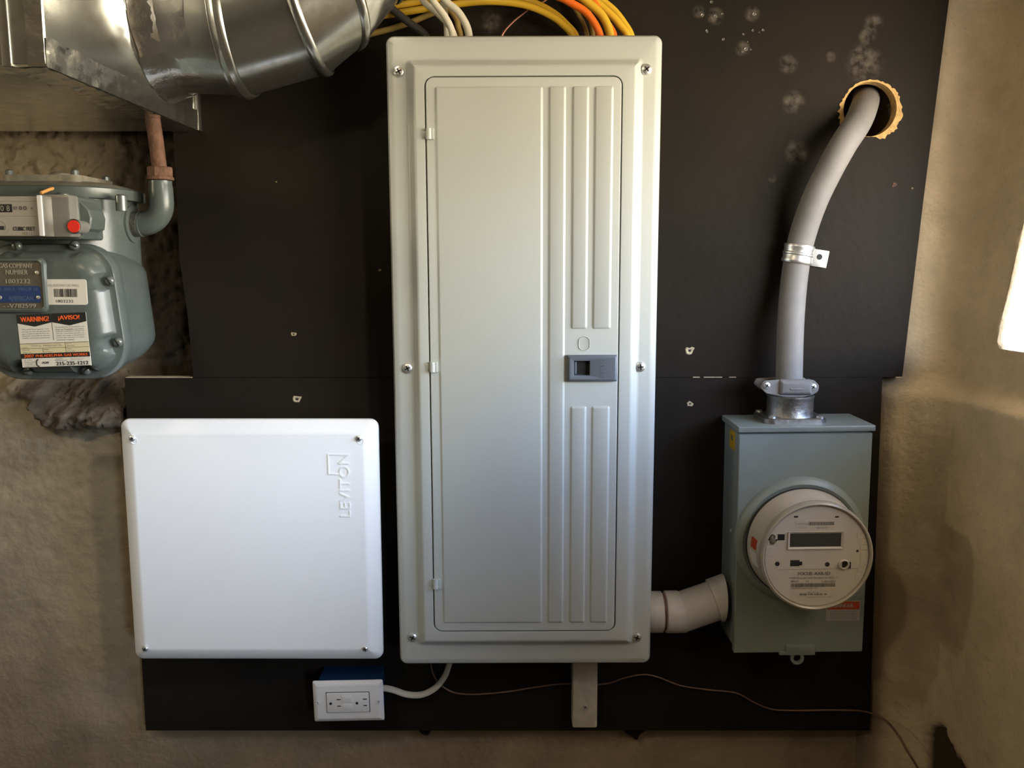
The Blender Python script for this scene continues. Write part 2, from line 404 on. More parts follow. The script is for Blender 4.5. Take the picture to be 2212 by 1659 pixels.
def build_back():
    xs = axis(-2.2, -.95, .75, 1.0, .0046, .05); zs = axis(-.05, .6, 1.95, 2.4, .0046, .05)
    V, S = [], []
    ledge = [at(px, py, 0) for px, py in ((-300, 850), (0, 868), (45, 876), (70, 900), (80, 925), (110, 938), (160, 936), (200, 930), (270, 932), (330, 935))]
    LT = [(p.x, p.z) for p in ledge]
    bx0, bz0, bx1 = at(258, 816, 0).x - .004, at(1000, 1578, 0).z, at(1900, 1300, 0).x
    rock = [at(px, py, .06) for px, py in ((95, 860), (150, 825), (240, 815), (270, 880), (270, 930), (110, 935))]
    rc = at(190, 880, .05)
    for z in zs:
        for x in xs:
            n1, n2 = fbm((x, 0, z), 9), fbm((x, 3, z), 60, 3)
            y = .029 + .0025 * n1 + .0008 * n2
            st = max(0.0, min(1.0, fbm((x, 9, z), 14) * .5)) * .5
            if x < -.4:
                zl = lerp_pts(LT, x) + .006 * fbm((x, 5, z), 45, 3)
                k = smooth(-.006, .012, z - zl)
                rough = fbm((x, 7, z), 28, 5)
                rk = smooth(.16, .05, sqrt(((x - rc.x) * 1.0) ** 2 + ((z - rc.z) * 1.5) ** 2))   # bulging rubble beside the board
                crag = 1.1 - 1.5 * abs(fbm((x, 11, z), 34, 6)); y = y * (1 - k) + k * (.030 + .10 * smooth(0, .10, z - zl) + .012 * rough + .004 * n2 - .034 * rk - .014 * rk * crag)
                st = max(st * .6, k * min(1, rk * 1.7) * (.85 + .3 * rough), k * .35 * smooth(.02, 0, abs(z - zl - .012)))
                if k > .5: st = max(st, 1.0 * smooth(-.73, -.62, x))  # brown earth, with the shade towards the board painted in
                if k < .5 and z > 1.0: y += .0018 * fbm((x, 2, z), 90, 3) * smooth(-.62, -.72, x)
            inb = x > bx0 - .06 and z > bz0 - .01
            if inb and x > bx0 and z > bz0 - .012: y = max(y, .0205)
            d = sqrt((x - hole_c.x) ** 2 + (z - hole_c.z) ** 2)
            if d < .06: y = .16; st = 1  # pit behind the cable hole, its shade painted in dark
            V.append((x, y, z)); S.append(max(0, min(1, st)))
    n = len(xs)
    F = [(j * n + i, j * n + i + 1, (j + 1) * n + i + 1, (j + 1) * n + i) for j in range(len(zs) - 1) for i in range(n - 1)]
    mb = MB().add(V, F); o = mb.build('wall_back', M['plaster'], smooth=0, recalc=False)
    o.data.shade_smooth()
    a = o.data.attributes.new('stain_and_shade', 'FLOAT', 'POINT'); a.data.foreach_set('value', S)
    return struct(o)

SILL, WTOP, WNEAR = at(2170, 752, -.11).z, 1.83, -1.5
def build_right():
    zs = axis(-.05, .6, 1.95, 2.4, .0065, .05)
    zs = sorted(set([z for z in zs if abs(z - SILL) > .004 and abs(z - WTOP) > .02] + [SILL, SILL - .004, SILL - .010, WTOP]))
    # the corner turns gently into the side wall
    prof = [(-.03, .05), (-.008, .018)] + [(.083 * sin(radians(a)), .010 - .098 * (1 - cos(radians(a)))) for a in (8, 16, 24, 32, 40, 48, 56, 64, 72, 78)]
    ze0, ze1 = at(2150, 740, -.105), at(2196, 480, -.13)
    stain_poly = [(2008, 1560), (2040, 1572), (2062, 1615), (2075, 1665), (2000, 1670)]
    def ye(z):
        z = max(z, SILL)
        return -.108 + (ze1.y - ze0.y) * (z - ze0.z) / (ze1.z - ze0.z) - .010 * smooth(.012, 0, z - SILL) * (1 if z >= SILL else 0)
    rest = [0, .008, .016, .03, .05, .08, .12, .17, .23, .3, .4, .5, .65, .8, 1.0]
    V, S = [], []
    nc = len(prof) + 6 + len(rest)
    for z in zs:
        xc = lerp_pts(XC, z)
        row = [(xc + dx, dy) for dx, dy in prof]
        y0, y1 = prof[-1][1], ye(z)
        xe = xc + .083 - .04 * (y1 + .10)
        for k in range(1, 7):
            t = k / 6; row.append((xc + prof[-1][0] + (xe - xc - prof[-1][0]) * t, y0 + (y1 - y0) * t))
        for t in rest[1:]: y = y1 + (WNEAR - y1) * t; row.append((xe - .06 * (y - y1), y))
        row.append((xe - .06 * (-3.8 - y1), -3.8))
        for i, (x, y) in enumerate(row):
            q = (x, y, z); a = .0025 * fbm(q, 10) + .0008 * fbm(q, 70, 3)
            st = max(0, min(1, fbm((x, y + 5, z * .35), 22) * .5)) * .22 + .75 * smooth(.035, 0, x - xc) * smooth(1.38, 1.2, z)  # faint blotches, and darker low along the corner
            # a broken-out patch low on the wall
            v = Vector((x, y + CAM_D, z - CAM_Z)); dep = v.y * cos(PITCH) - v.z * sin(PITCH)
            if dep > .3:
                px, py = 1106 + FPX * v.x / dep, 829.5 - FPX * (v.y * sin(PITCH) + v.z * cos(PITCH)) / dep
                if py > 1540:
                    w = 6 * fbm(q, 40, 3)
                    k = smooth(-6, 8, px - 2003 + w) * smooth(-6, 10, 2034 + (py - 1565) * .46 - px + w) * smooth(1556, 1580, py + w)
                    st = max(st, 1.5 * k); x += .012 * k
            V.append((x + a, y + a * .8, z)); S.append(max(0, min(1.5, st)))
    n = len(row); jw = len(prof) + 5; jn = n - 2
    F = []
    for j in range(len(zs) - 1):
        zm = (zs[j] + zs[j + 1]) / 2
        for i in range(n - 1):
            if SILL < zm < WTOP and jw <= i < jn: continue
            F.append((j * n + i, (j + 1) * n + i, (j + 1) * n + i + 1, j * n + i + 1))
    # the reveals of the window opening, thickness of the wall
    js, jt = zs.index(SILL), zs.index(WTOP)
    def outer(p, fy=0, fz=0): V.append((p[0] + .020, p[1] + (.009 if fy else 0) + .002 * fbm(p, 90, 3), p[2] - (.004 if p[2] == SILL else 0))); V.append((p[0] + .34, p[1] + fy, p[2] + fz)); S.extend((0, 0)); return len(V) - 2
    far = [(j * n + jw, outer(V[j * n + jw], .10)) for j in range(js, jt + 1)]
    sill = [(js * n + i, outer(V[js * n + i], .10 if i == jw else 0, -.0)) for i in range(jw, jn + 1)]
    top = [(jt * n + i, outer(V[jt * n + i], .10 if i == jw else 0)) for i in range(jw, jn + 1)]
    near = [(j * n + jn, outer(V[j * n + jn])) for j in range(js, jt + 1)]
    G0, G1 = [], []
    for E in (far, sill, top, near):
        for (a, b), (c, d) in zip(E, E[1:]): G0.append((a, c, d, b)); G1.append((b, d, d + 1, b + 1))
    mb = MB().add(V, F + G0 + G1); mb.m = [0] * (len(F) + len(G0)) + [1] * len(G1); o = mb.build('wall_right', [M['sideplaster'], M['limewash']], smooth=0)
    o.data.shade_smooth()
    a = o.data.attributes.new('stain_and_shade', 'FLOAT', 'POINT'); a.data.foreach_set('value', S)
    return struct(o)
build_back(); build_right()
def quad(name, P, m): return struct(MB().add(P, [(0, 1, 2, 3)]).build(name, m, smooth=0))
quad('floor', [(-2.3, .2, 0), (1.5, .2, 0), (1.5, -3.9, 0), (-2.3, -3.9, 0)], M['floor'])
quad('ceiling', [(-2.3, .2, 2.36), (1.5, .2, 2.36), (1.5, -3.9, 2.36), (-2.3, -3.9, 2.36)], M['ceiling'])
quad('wall_left', [(-2.15, .2, -.05), (-2.15, -3.9, -.05), (-2.15, -3.9, 2.4), (-2.15, .2, 2.4)], M['darkwall'])
quad('wall_front', [(-2.3, -3.7, -.05), (1.5, -3.7, -.05), (1.5, -3.7, 2.4), (-2.3, -3.7, 2.4)], M['darkwall'])

# ------------------------------------------------------------------ dark boards
def poly_slab(mb, P, yb, yf, holes=(), edge=None):
    """Flat board with outline P and round holes; front face material 0, cut edges material edge."""
    b = bmesh.new(); loops = [P] + [[(c.x + r * cos(2 * pi * k / 40), c.z + r * sin(2 * pi * k / 40)) for k in range(40)] for c, r in holes]
    ed = []
    for lp in loops:
        vv = [b.verts.new((x, yf, z)) for x, z in lp]
        ed += [b.edges.new((vv[i], vv[(i + 1) % len(vv)])) for i in range(len(vv))]
    bmesh.ops.triangle_fill(b, use_beauty=True, edges=ed)
    b.verts.index_update()
    mb.add([tuple(v.co) for v in b.verts], [tuple(v.index for v in f.verts) for f in b.faces], 0); b.free()
    for lp in loops:
        mb.loft([[(x, yf, z) for x, z in lp], [(x, yb, z) for x, z in lp]], 0 if edge is None else edge, False, False)

def screw(parent, x, z, y, r, fr=WF, name='screw', slot=False, h=None, m='chrome', label=None):
    """Pan-head screw with dark bars painting in its driver recess."""
    h = (h or r * .55) * .72; mb = MB(fr)
    mb.lathe([(r * .9, .002), (r, -.0), (r * .99, h * .35), (r * .90, h * .70), (r * .62, h * .94), (r * .3, h), (r * .02, h)], (x, y, z), (0, -1, 0), 20, 0, False, True)
    a = random.random() * pi
    for k in range(1 if slot else 2):
        t = a + k * pi / 2; c, s = cos(t), sin(t); L, W = r * (.8 if slot else .55), r * .13
        P = [(x + c * u - s * v, z + s * u + c * v) for u, v in ((-L, W), (L, W), (L, -W), (-L, -W))]
        mb.loft([[(q, y - h * .6, w) for q, w in P], [(q, y - h * 1.03, w) for q, w in P]], 1, False, True)  # dark bars on the head stand in for a shaded recess
    return mb.build(name, [M[m], M['dark']], parent, label)

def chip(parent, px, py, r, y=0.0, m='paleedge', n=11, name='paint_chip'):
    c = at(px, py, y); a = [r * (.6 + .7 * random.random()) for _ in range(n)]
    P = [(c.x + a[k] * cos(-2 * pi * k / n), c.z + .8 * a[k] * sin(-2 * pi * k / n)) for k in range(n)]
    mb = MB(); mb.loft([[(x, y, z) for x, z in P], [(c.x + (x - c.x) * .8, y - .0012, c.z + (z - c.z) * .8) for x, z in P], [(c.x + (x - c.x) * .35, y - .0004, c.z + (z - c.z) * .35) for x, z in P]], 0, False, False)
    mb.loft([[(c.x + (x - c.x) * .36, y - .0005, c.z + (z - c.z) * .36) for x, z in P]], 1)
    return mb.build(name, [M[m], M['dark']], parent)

SEAM = .0012
up_px = [(385, -140), (2062, -140), (2050, 0), (1995, 430), (1949, 814.6), (418, 815), (405, 680), (388, 560), (374, 290)]
UP = [(at(x, y).x, at(x, y).z) for x, y in up_px]
lo_px = [(269, 816.2), (1906, 815.2), (1893, 1130), (1879, 1578), (315, 1578), (292, 1190)]
LO = [(at(x, y).x, at(x, y).z) for x, y in lo_px]
bt = thing('backing_board', 'large dark brown painted board with a cable hole, behind the top of the tall panel', 'board', at(1100, 814, .02))
mb = MB(); poly_slab(mb, UP, .019, 0, [(hole_c, .0415)], 0); mb.build('panel', M['board'], bt, smooth=0)
# splintered raw wood about the hole
mb = MB(); n = 96; R0, R1, R2 = [], [], []
for k in range(n):
    t = 2 * pi * k / n; s = degrees = math.degrees(t)
    w = lerp_pts([(0, .0085), (30, .0065), (60, .0040), (90, .0026), (130, .0030), (170, .0058), (205, .0085), (222, .0075), (232, .0006), (280, .0006), (292, .0075), (320, .0100), (345, .0090), (360, .0085)], degrees)
    w *= 1 + .35 * noise.noise(Vector((cos(t) * 9, sin(t) * 9, 1))) + .22 * random.uniform(-1, 1)
    ri, ro = .0405, .0412 + max(w, .0003)
    R0.append((hole_c.x + ri * cos(t), .017, hole_c.z + ri * sin(t))); R1.append((hole_c.x + (ri + .0008) * cos(t), -.0008, hole_c.z + (ri + .0008) * sin(t)))
    R2.append((hole_c.x + ro * cos(t), -.0004 - .0008 * random.random(), hole_c.z + ro * sin(t)))
mb.loft([R0, R1, R2], 0, False, False); mb.build('hole_rim', M['rawwood'], bt, 'splintered raw wood rim of the cable hole', smooth=0)
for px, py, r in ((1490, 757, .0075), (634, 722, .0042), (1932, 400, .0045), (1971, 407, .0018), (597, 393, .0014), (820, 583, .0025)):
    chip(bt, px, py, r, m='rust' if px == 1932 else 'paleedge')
for px, py, r in ((1606, 74, .0022), (1611, 106, .0032), (1604, 112, .0018), (1622, 108, .0020), (1626, 66, .0022), (1648, 65, .0028), (1640, 70, .0014), (1527, 67, .0028), (1562, 85, .0026), (1545, 34, .0032), (1536, 4, .0030), (1517, 33, .0030), (1629, 30, .0034), (1560, 30, .0020), (1615, 90, .0014)):
    chip(bt, px, py, r, m='glint', name='painted_glint')  # pale raised specks that paint in lamp glints on the board
lt = thing('backing_board', 'lower dark brown board behind the white square cover, with a pale raw top edge', 'board', at(1100, 1578, .02))
mb = MB(); poly_slab(mb, LO, .019, 0, (), 0); mb.build('panel', M['board'], lt, smooth=0)
mb = MB()
e0, e1 = at(271, 816.5), at(415, 815.5)
mb.box(e0.x, e1.x, .0005, .018, e0.z - .0005, e0.z + .0012, 0)
mb.build('raw_edge', M['paleedge'], lt, 'pale raw sawn edge', smooth=0)
for a, b_ in ((1497, 1512), (1520, 1560), (1935, 1948), (1575, 1590)):
    p, q = at(a, 814.6), at(b_, 814.4); MB().box(p.x, q.x, -.0006, .002, p.z - .0007, p.z + .0006, 0).build('paint_chip', M['paleedge'], lt, smooth=0)
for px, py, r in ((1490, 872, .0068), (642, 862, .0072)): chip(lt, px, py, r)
def blob(px_poly, yb, yf, name, m, parent=None, label=None):
    P = [(at(x, y).x, at(x, y).z) for x, y in px_poly]; P = resample(rnd(P, .006, 3), .004)
    P = [(x + .0012 * noise.noise(Vector((x * 200, z * 200, 1))), z + .0012 * noise.noise(Vector((x * 200, z * 200, 5)))) for x, z in P]
    cx, cz = sum(p[0] for p in P) / len(P), sum(p[1] for p in P) / len(P)
    mb = MB(); mb.loft([[(x, yb, z) for x, z in P], [(cx + (x - cx) * .9, yf + .001, cz + (z - cz) * .9) for x, z in P], [(cx + (x - cx) * .6, yf, cz + (z - cz) * .6) for x, z in P]], 0)
    return mb.build(name, m, parent, label)
blob([(880, 1574), (1010, 1574), (930, 1586), (922, 1600), (908, 1594), (897, 1584)], .024, .010, 'tar_drip', M['board'], lt)
blob([(1340, 1574), (1420, 1574), (1400, 1586), (1388, 1592), (1376, 1612), (1366, 1600), (1350, 1592)], .024, .010, 'tar_drip', M['board'], lt)

# ------------------------------------------------------------------ tall grey breaker panel
f, W, H = fit((834, 79), (1432.5, 72), (1404.5, 1434), (862, 1436), -.098)
p0 = f.w((0, 0, 0))
t = thing('breaker_panel', 'tall light grey electrical panel with a hinged ribbed door, fixed to the dark boards', 'electrical panel', p0)
mb = MB(f); mb.slab(rect(0, 0, W - .035, H - .035), .002, -.0005, -.092, .001); mb.build('enclosure', M['panelbox'], t)
OUT = rect(0, 0, W, H)
st_o = lrect(f, 881, 1386, 129, 1390, -.102); yo = -.102
dl, dr = f.l(918, 700, -.113)[0], None
# step of the raised field and the door opening, from the photo's extents in the panel's own frame
sx0, sx1 = f.l(880, 135, -.102)[0], f.l(1387, 135, -.102)[0]
sz1, sz0 = f.l(1130, 129, -.102)[1], f.l(1130, 1391, -.102)[1]
dx0, dx1 = f.l(918, 180, -.114)[0], f.l(1344, 180, -.114)[0]
dz1, dz0 = f.l(1130, 165, -.114)[1], f.l(1130, 1363, -.114)[1]
STEP, DOOR = rect2(sx0, sx1, sz0, sz1), rect2(dx0, dx1, dz0, dz1)
mb = MB(f); nn = 6
def ring(P, r, d, y): return [(x, y, z) for x, z in rnd(inset(P, d), max(r - d, .0006), nn)]
mb.loft([ring(OUT, .012, .0012, -.086), ring(OUT, .012, 0, -.089), ring(OUT, .012, .0004, -.0945), ring(OUT, .012, .003, -.0985), ring(OUT, .012, .008, -.1005),
         ring(OUT, .012, .012, -.1012), ring(STEP, .006, -.0035, -.1014), ring(STEP, .006, -.0005, -.1018), ring(STEP, .006, .0015, -.1034), ring(STEP, .006, .0080, -.1118), ring(STEP, .006, .0100, -.1134), ring(STEP, .006, .013, -.1139),
         ring(DOOR, .013, -.0016, -.1140), ring(DOOR, .013, -.0010, -.1134), ring(DOOR, .013, -.0008, -.1060)], 0, True, True)
mb.build('cover', M['panel'], t)
mb = MB(f)
mb.loft([ring(DOOR, .0125, .0008, -.1070), ring(DOOR, .0125, .0008, -.1140), ring(DOOR, .0125, .0016, -.1150), ring(DOOR, .0125, .003, -.1152)], 0, True, True)
def xloc(px, py=187): return f.l(px, py, -.116)[0]
def zloc(py, px=1150): return f.l(px, py, -.116)[1]
zt, zb = zloc(186), zloc(1346)
bands = [(xloc(939), xloc(1173), zb, zt), (xloc(1185), xloc(1223), zb, zt)]
for a, b_ in ((1236, 1273), (1284, 1326)): bands += [(xloc(a), xloc(b_), zloc(711, 1280), zt), (xloc(a), xloc(b_), zb, zloc(877, 1280))]
for x0, x1, z0, z1 in bands:
    mb.plate(rect2(x0, x1, z0, z1), .0035, [(-.0004, -.1150), (.0002, -.1153), (.0022, -.1170), (.0036, -.1174)], 0, False, True, 4)
# the knockout's stamped outline
kx, kz = f.l(1262, 742, -.116); kr = .0092
K = [(kx + kr * max(-.86, min(.86, cos(-2 * pi * k / 40))), kz + 1.12 * kr * sin(-2 * pi * k / 40)) for k in range(40)]
mb.loft([[(kx + (x - kx) * s_, y_, kz + (z - kz) * s_) for x, z in K] for s_, y_ in ((1.05, -.1152), (1.0, -.1162), (.95, -.1158), (.93, -.1153))], 0, False, True)
door = mb.build('door', M['panel'], t)
for py, px in ((289, 926), (793, 934), (1262, 941)):
    x, z = f.l(px, py, -.118); mb = MB(f)
    mb.tube([(x, -.1165, z - .0075), (x, -.1165, z + .0075)], .0046, 14)
    mb.slab(rect2(x + .001, x + .0075, z - .0075, z + .0075), .0006, -.114, -.1192, .0006)
    mb.slab(rect2(x - .011, x - .003, z - .0045, z + .0045), .001, -.1135, -.1146, .0004)
    mb.build('hinge', M['panel'], door)
lx0, lx1 = f.l(1225, 795, -.120)[0], f.l(1333, 795, -.120)[0]; lz0, lz1 = f.l(1278, 824, -.120)[1], f.l(1278, 767, -.120)[1]
mb = MB(f)
rx0, rx1 = f.l(1239, 795, -.124)[0], f.l(1275, 795, -.124)[0]; rz0, rz1 = f.l(1257, 812, -.124)[1], f.l(1257, 779, -.124)[1]
LP, RC = rect2(lx0, lx1, lz0, lz1), rect2(rx0, rx1, rz0, rz1)
mb.loft([[(x, y_, z) for x, z in rnd(inset(P, d), .0006, 2)] for P, d, y_ in ((LP, 0, -.1150), (LP, 0, -.1200), (LP, .0035, -.1240), (RC, -.0003, -.1240), (RC, .0004, -.1236), (RC, .0006, -.1157))], 0, True, True)
mb.slab(inset(RC, .0010), .0004, -.1155, -.1160, .0001, 1)  # dark sheet paints the shade on the floor of the finger recess
mb.slab(rect2(rx0 + .0012, rx0 + .005, rz0 + .002, rz1 - .002), .0004, -.1158, -.1190, .001, 0)
tx, tz = f.l(1301, 796, -.124)
mb.text('SIEMENS', tx, tz, -.1240, h=.0066, w=.0290, rot=pi / 2, depth=.0005)
mb.build('latch', [M['latch'], M['dark']], door, 'slate grey latch plate with square finger recess')
for px, py in ((861, 154), (1397, 149), (880, 796), (1384, 793), (891, 1378), (1376, 1378)):
    x, z = f.l(px, py, -.105); screw(t, x, z, -.1015, .0078, f, h=.0060)

# ------------------------------------------------------------------ white square cover
f, W, H = fit((253.5, 908), (815, 907), (826, 1430), (286, 1430), -.098)
t = thing('media_enclosure', 'square white metal wall box cover with raised maker lettering, left of the tall panel', 'wall box', f.w((0, 0, 0)))
mb = MB(f); mb.slab(rect(0, 0, W - .05, H - .05), .003, -.0005, -.086, .001); mb.build('enclosure', M['white'], t)
OUT = rect(0, 0, W, H)
mb = MB(f); mb.plate(OUT, .013, [(.0010, -.080), (0, -.083), (.0006, -.0875), (.0025, -.0900), (.0190, -.0985), (.0215, -.0993), (.0235, -.0995)], 0, True, True, 6)
mb.build('cover', M['white'], t)
for k, (px, py) in enumerate(((286, 947), (775, 947), (314, 1401), (789, 1401))):
    x, z = f.l(px, py, -.1)
    if k < 2:
        mb = MB(f); mb.lathe([(.0052, 0), (.0056, .0005), (.0046, .0007), (.0042, .0002)], (x + .0024, -.0994, z - .0042), (0, -1, 0), 24, 0, False, True)
        mb.build('keyhole_slot', M['white'], t)
    screw(t, x, z, -.0995, .0048, f, h=.0052)
x, z = f.l(746, 1056, -.1); x2, z2 = f.l(746, 1049, -.1)
hx = f.l(756, 1050, -.1)[0] - f.l(733, 1050, -.1)[0]; hl = f.l(746, 982, -.1)[1] - f.l(746, 1118, -.1)[1]
mb = MB(f); mb.text('LEVITON', f.l(744.5, 1050, -.1)[0], z2, -.0995, h=hx, w=hl, rot=pi / 2, depth=.0011)
bx0, bx1 = f.l(707.5, 1000, -.1)[0], f.l(753, 1000, -.1)[0]; bz0, bz1 = f.l(730, 1026, -.1)[1], f.l(730, 980.5, -.1)[1]
xm = f.l(731, 1000, -.1)[0]; th = .0022
for P in (rect2(bx0, bx0 + th, bz0, bz1), rect2(bx0 + th, xm + .0005, bz1 - th, bz1), rect2(bx0 + th, xm + .0025, bz0, bz0 + th)):
    mb.slab(P, .0005, -.099, -.1005, .0004)
mb.build('raised_lettering', M['white'], t)

# ------------------------------------------------------------------ outlet on its blue box
f, W, H = fit((674, 1474), (826.5, 1470), (829.5, 1558), (678, 1562), -.062)
t = thing('electrical_outlet', 'white double socket outlet on a blue box, below the white square cover', 'outlet', f.w((0, 0, 0)))
mb = MB(f); mb.slab(rect(0, 0, W - .014, H - .006), .002, 0, -.0565, .001); mb.build('back_box', M['blueplastic'], t, 'deep blue plastic box')
mb = MB(f); mb.plate(rect(0, 0, W, H), .003, [(.0006, -.0560), (0, -.0575), (.0015, -.0595), (.0065, -.0625), (.0080, -.0628)], 0, True, True, 5); mb.build('wall_plate', M['whiteplastic'], t)
rw, rh = W * .60, H * .47
mb = MB(f); mb.slab(rect(0, 0, rw + .0022, rh + .0022), .001, -.062, -.06295, .0001, 1)
mb.slab(rect(0, 0, rw, rh), .0015, -.0620, -.0650, .0008, 0)
for s in (-1, 1):
    gx = -rw / 2 + rw * (.095 if s < 0 else .715); cx = gx + .0085
    mb.lathe([(.0023, 0), (.0023, .0002)], (gx, -.0650, -.001), (0, -1, 0), 16, 1, False, True)
    mb.box(cx + .0015, cx + .0082, -.0652, -.0640, .0050, .0066, 1); mb.box(cx + .0022, cx + .0078, -.0652, -.0640, -.0062, -.0046, 1)
rec = mb.build('receptacle', [M['whiteplastic'], M['dark']], t)
mb = MB(f); mb.slab(rect(-.0008, 0, .0200, rh * .84), .001, -.0640, -.0654, .0006); mb.slab(rect(-.0008, .0065, .0165, .0105), .001, -.0650, -.0664, .0006)
mb.slab(rect(-.0008, -.0068, .0165, .0095), .001, -.0650, -.0660, .0006); mb.build('test_button', M['whiteplastic'], t)
for s in (-1, 1): screw(t, s * W * .43, 0, -.0627, .0030, f, name='plate_screw', slot=True, h=.0012, m='whiteplastic')

# ------------------------------------------------------------------ white strip under the panel
f, W, H = fit((1236, 1425), (1292.5, 1425), (1289, 1573), (1238, 1573), -.030)
t = thing('conduit_strap', 'short off-white strip screwed on below the tall grey panel', 'bracket', f.w((0, 0, 0)))
mb = MB(f); mb.slab(rect(0, 0, W, H), .003, 0, -.030, .003); mb.build('strip', M['strip'], t)
x, z = f.l(1264, 1527, -.03); screw(t, x, z, -.0298, .0042, f, h=.003)

# ------------------------------------------------------------------ meter box and electricity meter
f, W, H = fit((1580, 928), (1888, 920), (1861, 1411), (1601, 1408), -.100, radians(.7))
t = thing('meter_socket', 'green-grey metal meter box holding the round electricity meter, beside the right wall', 'meter box', f.w((0, 0, 0)))
x0, x1, z0, z1 = -W / 2, W / 2, -H / 2, H / 2
mb = MB(f); mb.slab(rect2(x0 + .003, x1 - .003, z0 + .004, z1 - .001), .002, -.0005, -.094, .001); mb.build('enclosure', M['meterbox'], t)
mb = MB(f)
lip = .009
mb.slab(rect2(x0 - .002, x1 + .003, z1 - lip + .003, z1 + .003), .0012, -.0005, -.1035, .0015); mb.build('hood', M['meterbox'], t, 'folded top lid, dusty above')
cc = f.l(1733, 1172, -.112); rb = .0870
mb = MB(f)
P = rect2(x0, x1, z0, z1 - lip)
rg = resample(P, .02)
mb.plate(P, .002, [(.0003, -.088), (0, -.0985), (.0012, -.1000)], 0, False, True, 4)
mb.lathe([(rb + .0145, -.001), (rb + .0130, .004), (rb + .0090, .0092), (rb + .0040, .0112), (rb + .002, .010)], (cc[0], -.0995, cc[1]), (0, -1, 0), 64, 0, False, True)
mb.build('front_cover', M['meterbox'], t)
mb = MB(f)
xa, za = f.l(1722, 1408, -.10)
mb.slab(rect(xa + .004, za + .004, .046, .016), .002, -.09, -.1045, .001)
mb.slab(rect(xa - .022, za - .001, .014, .006), .001, -.09, -.1035, .001)
mb.lathe([(.0105, 0), (.0105, .004), (.006, .004), (.006, 0)], (xa, -.098, za - .010), (0, -1, 0), 24, 0, False, False)
mb.build('hasp', M['meterbox'], t)
# small stickers
mb = MB(f)
yz0, yz1 = f.l(1560, 969, -.05)[1], f.l(1560, 930, -.05)[1]
mb.box(x0 + .0024, x0 + .0031, -.066, -.034, yz0, yz1, 0)
mb.box(x0 + .0022, x0 + .0026, -.056, -.044, yz0 + (yz1 - yz0) * .45, yz0 + (yz1 - yz0) * .72, 1); mb.build('side_sticker', [M['yellowlabel'], M['greyprint']], t, 'small yellow sticker', smooth=0)
P = lrect(f, 1785, 1858, 1298, 1341, -.1005); mb = MB(f)
mb.slab(P, .001, -.0995, -.1004, .0001, 0)
xa, xb, za, zb_ = P[0][0], P[1][0], P[2][1], P[0][1]
mb.slab(rect2(xa + .001, xb - .001, zb_ - .014, zb_ - .001), .0005, -.1000, -.1007, .0001, 1)
mb.text('DANGER', (xa + xb) / 2, zb_ - .0075, -.1009, w=.03, h=.006, mat=0, bold=.01)
for k in range(4): mb.text('HAZARDOUS VOLTAGE INSIDE' if k % 2 else 'KEEP OUT - QUALIFIED ONLY', (xa + xb) / 2, zb_ - .0178 - k * .0034, -.1006, w=.040, h=.0018, mat=2)
mb.build('danger_sticker', [M['faintprint'], M['redlabel'], M['greyprint']], t, 'faded red and white danger sticker', smooth=0)
for s_, zz in ((x0 - .0005, .010), (x1 + .0005, .010)):
    mb = MB(f); mb.lathe([(.003, 0), (.0028, .002), (.001, .0026)], (s_, -.07, zz), (-1 if s_ < 0 else 1, 0, 0), 12); mb.build('side_screw', M['chrome'], t)

mt = thing('electricity_meter', 'round cream electricity meter with a small dark display, plugged into the meter box', 'meter', f.w((cc[0], -.11, cc[1])))
mb = MB(f); ax = (0, -1, 0); yb = -.1115
rf = .0765; yf = -.1115 - .064
mb.lathe([(rb - .001, -.0012), (rb, .002), (rb - .0015, .004)], (cc[0], yb, cc[1]), ax, 72, 1, False, False)
mb.lathe([(rb - .0015, .003), (rb - .0025, .008), (.0810, .052), (.0800, .058), (.0780, .0600)], (cc[0], yb, cc[1]), ax, 72, 0, False, True)
mb.build('housing', [M['meterbody'], M['dark']], mt)
fc = f.l(1757, 1201, yf)
fx, fz = cc
mb = MB(f); mb.lathe([(.0802, .050), (.0822, .054), (.0826, .060), (.0815, .0655), (.0790, .0670), (.0770, .0655), (.0768, .058)], (fx, yb, fz), ax, 72, 0, False, False); mb.build('rim_ring', M['rim'], mt, 'glossy pale rim ring')
mb = MB(f); mb.lathe([(.0768, .056), (.0768, .0615), (.0755, .0625)], (fx, yb, fz), ax, 72, 0, False, True)
yF = yb - .0625
def mp(px, py): return f.l(px, py, yF)
for s in (-1, 1):
    for k in range(8):
        zz = fz + .030 - k * .0085; xx = fx + s * sqrt(max(0, .0752 ** 2 - (zz - fz) ** 2))
        mb.box(min(xx, xx - s * .011), max(xx, xx - s * .011), yF - .0006, yF + .001, zz - .0035, zz + .0036, 0)
face = mb.build('face_plate', M['meterface'], mt)
def face_rect(px0, px1, py0, py1): return lrect(f, px0, px1, py0, py1, yF)
mb = MB(f); P = face_rect(1702, 1821, 1148, 1185); Q = inset(P, .0028)
mb.loft([[(x, y_, z) for x, z in rnd(p_, .0005, 2)] for p_, y_ in ((P, yF + .0002), (P, yF - .0022), (Q, yF - .0004), (Q, yF + .0003))], 0, False, False)
mb.loft([[(x, yF - .0003, z) for x, z in rnd(inset(P, .0026), .0005, 2)]], 1); mb.build('display', [M['meterface'], M['lcd']], mt, 'dark rectangular display in a raised frame')
def mark(mb, px0, px1, py0, py1, mat, off=.0003, r=.0004): mb.slab(face_rect(px0, px1, py0, py1), r, yF + .0003, yF - off, .0001, mat)
for k, a in enumerate(((1715, 1724, 1114.5, 1118), (1804, 1812, 1115, 1118), (1677, 1695, 1154, 1167), (1707, 1727, 1210, 1223), (1819, 1838, 1214, 1229))):
    mb = MB(f); mark(mb, *a, 0)
    if k == 3: mark(mb, 1726, 1733, 1213, 1221, 0)
    mb.build('port', M['dark'], mt)
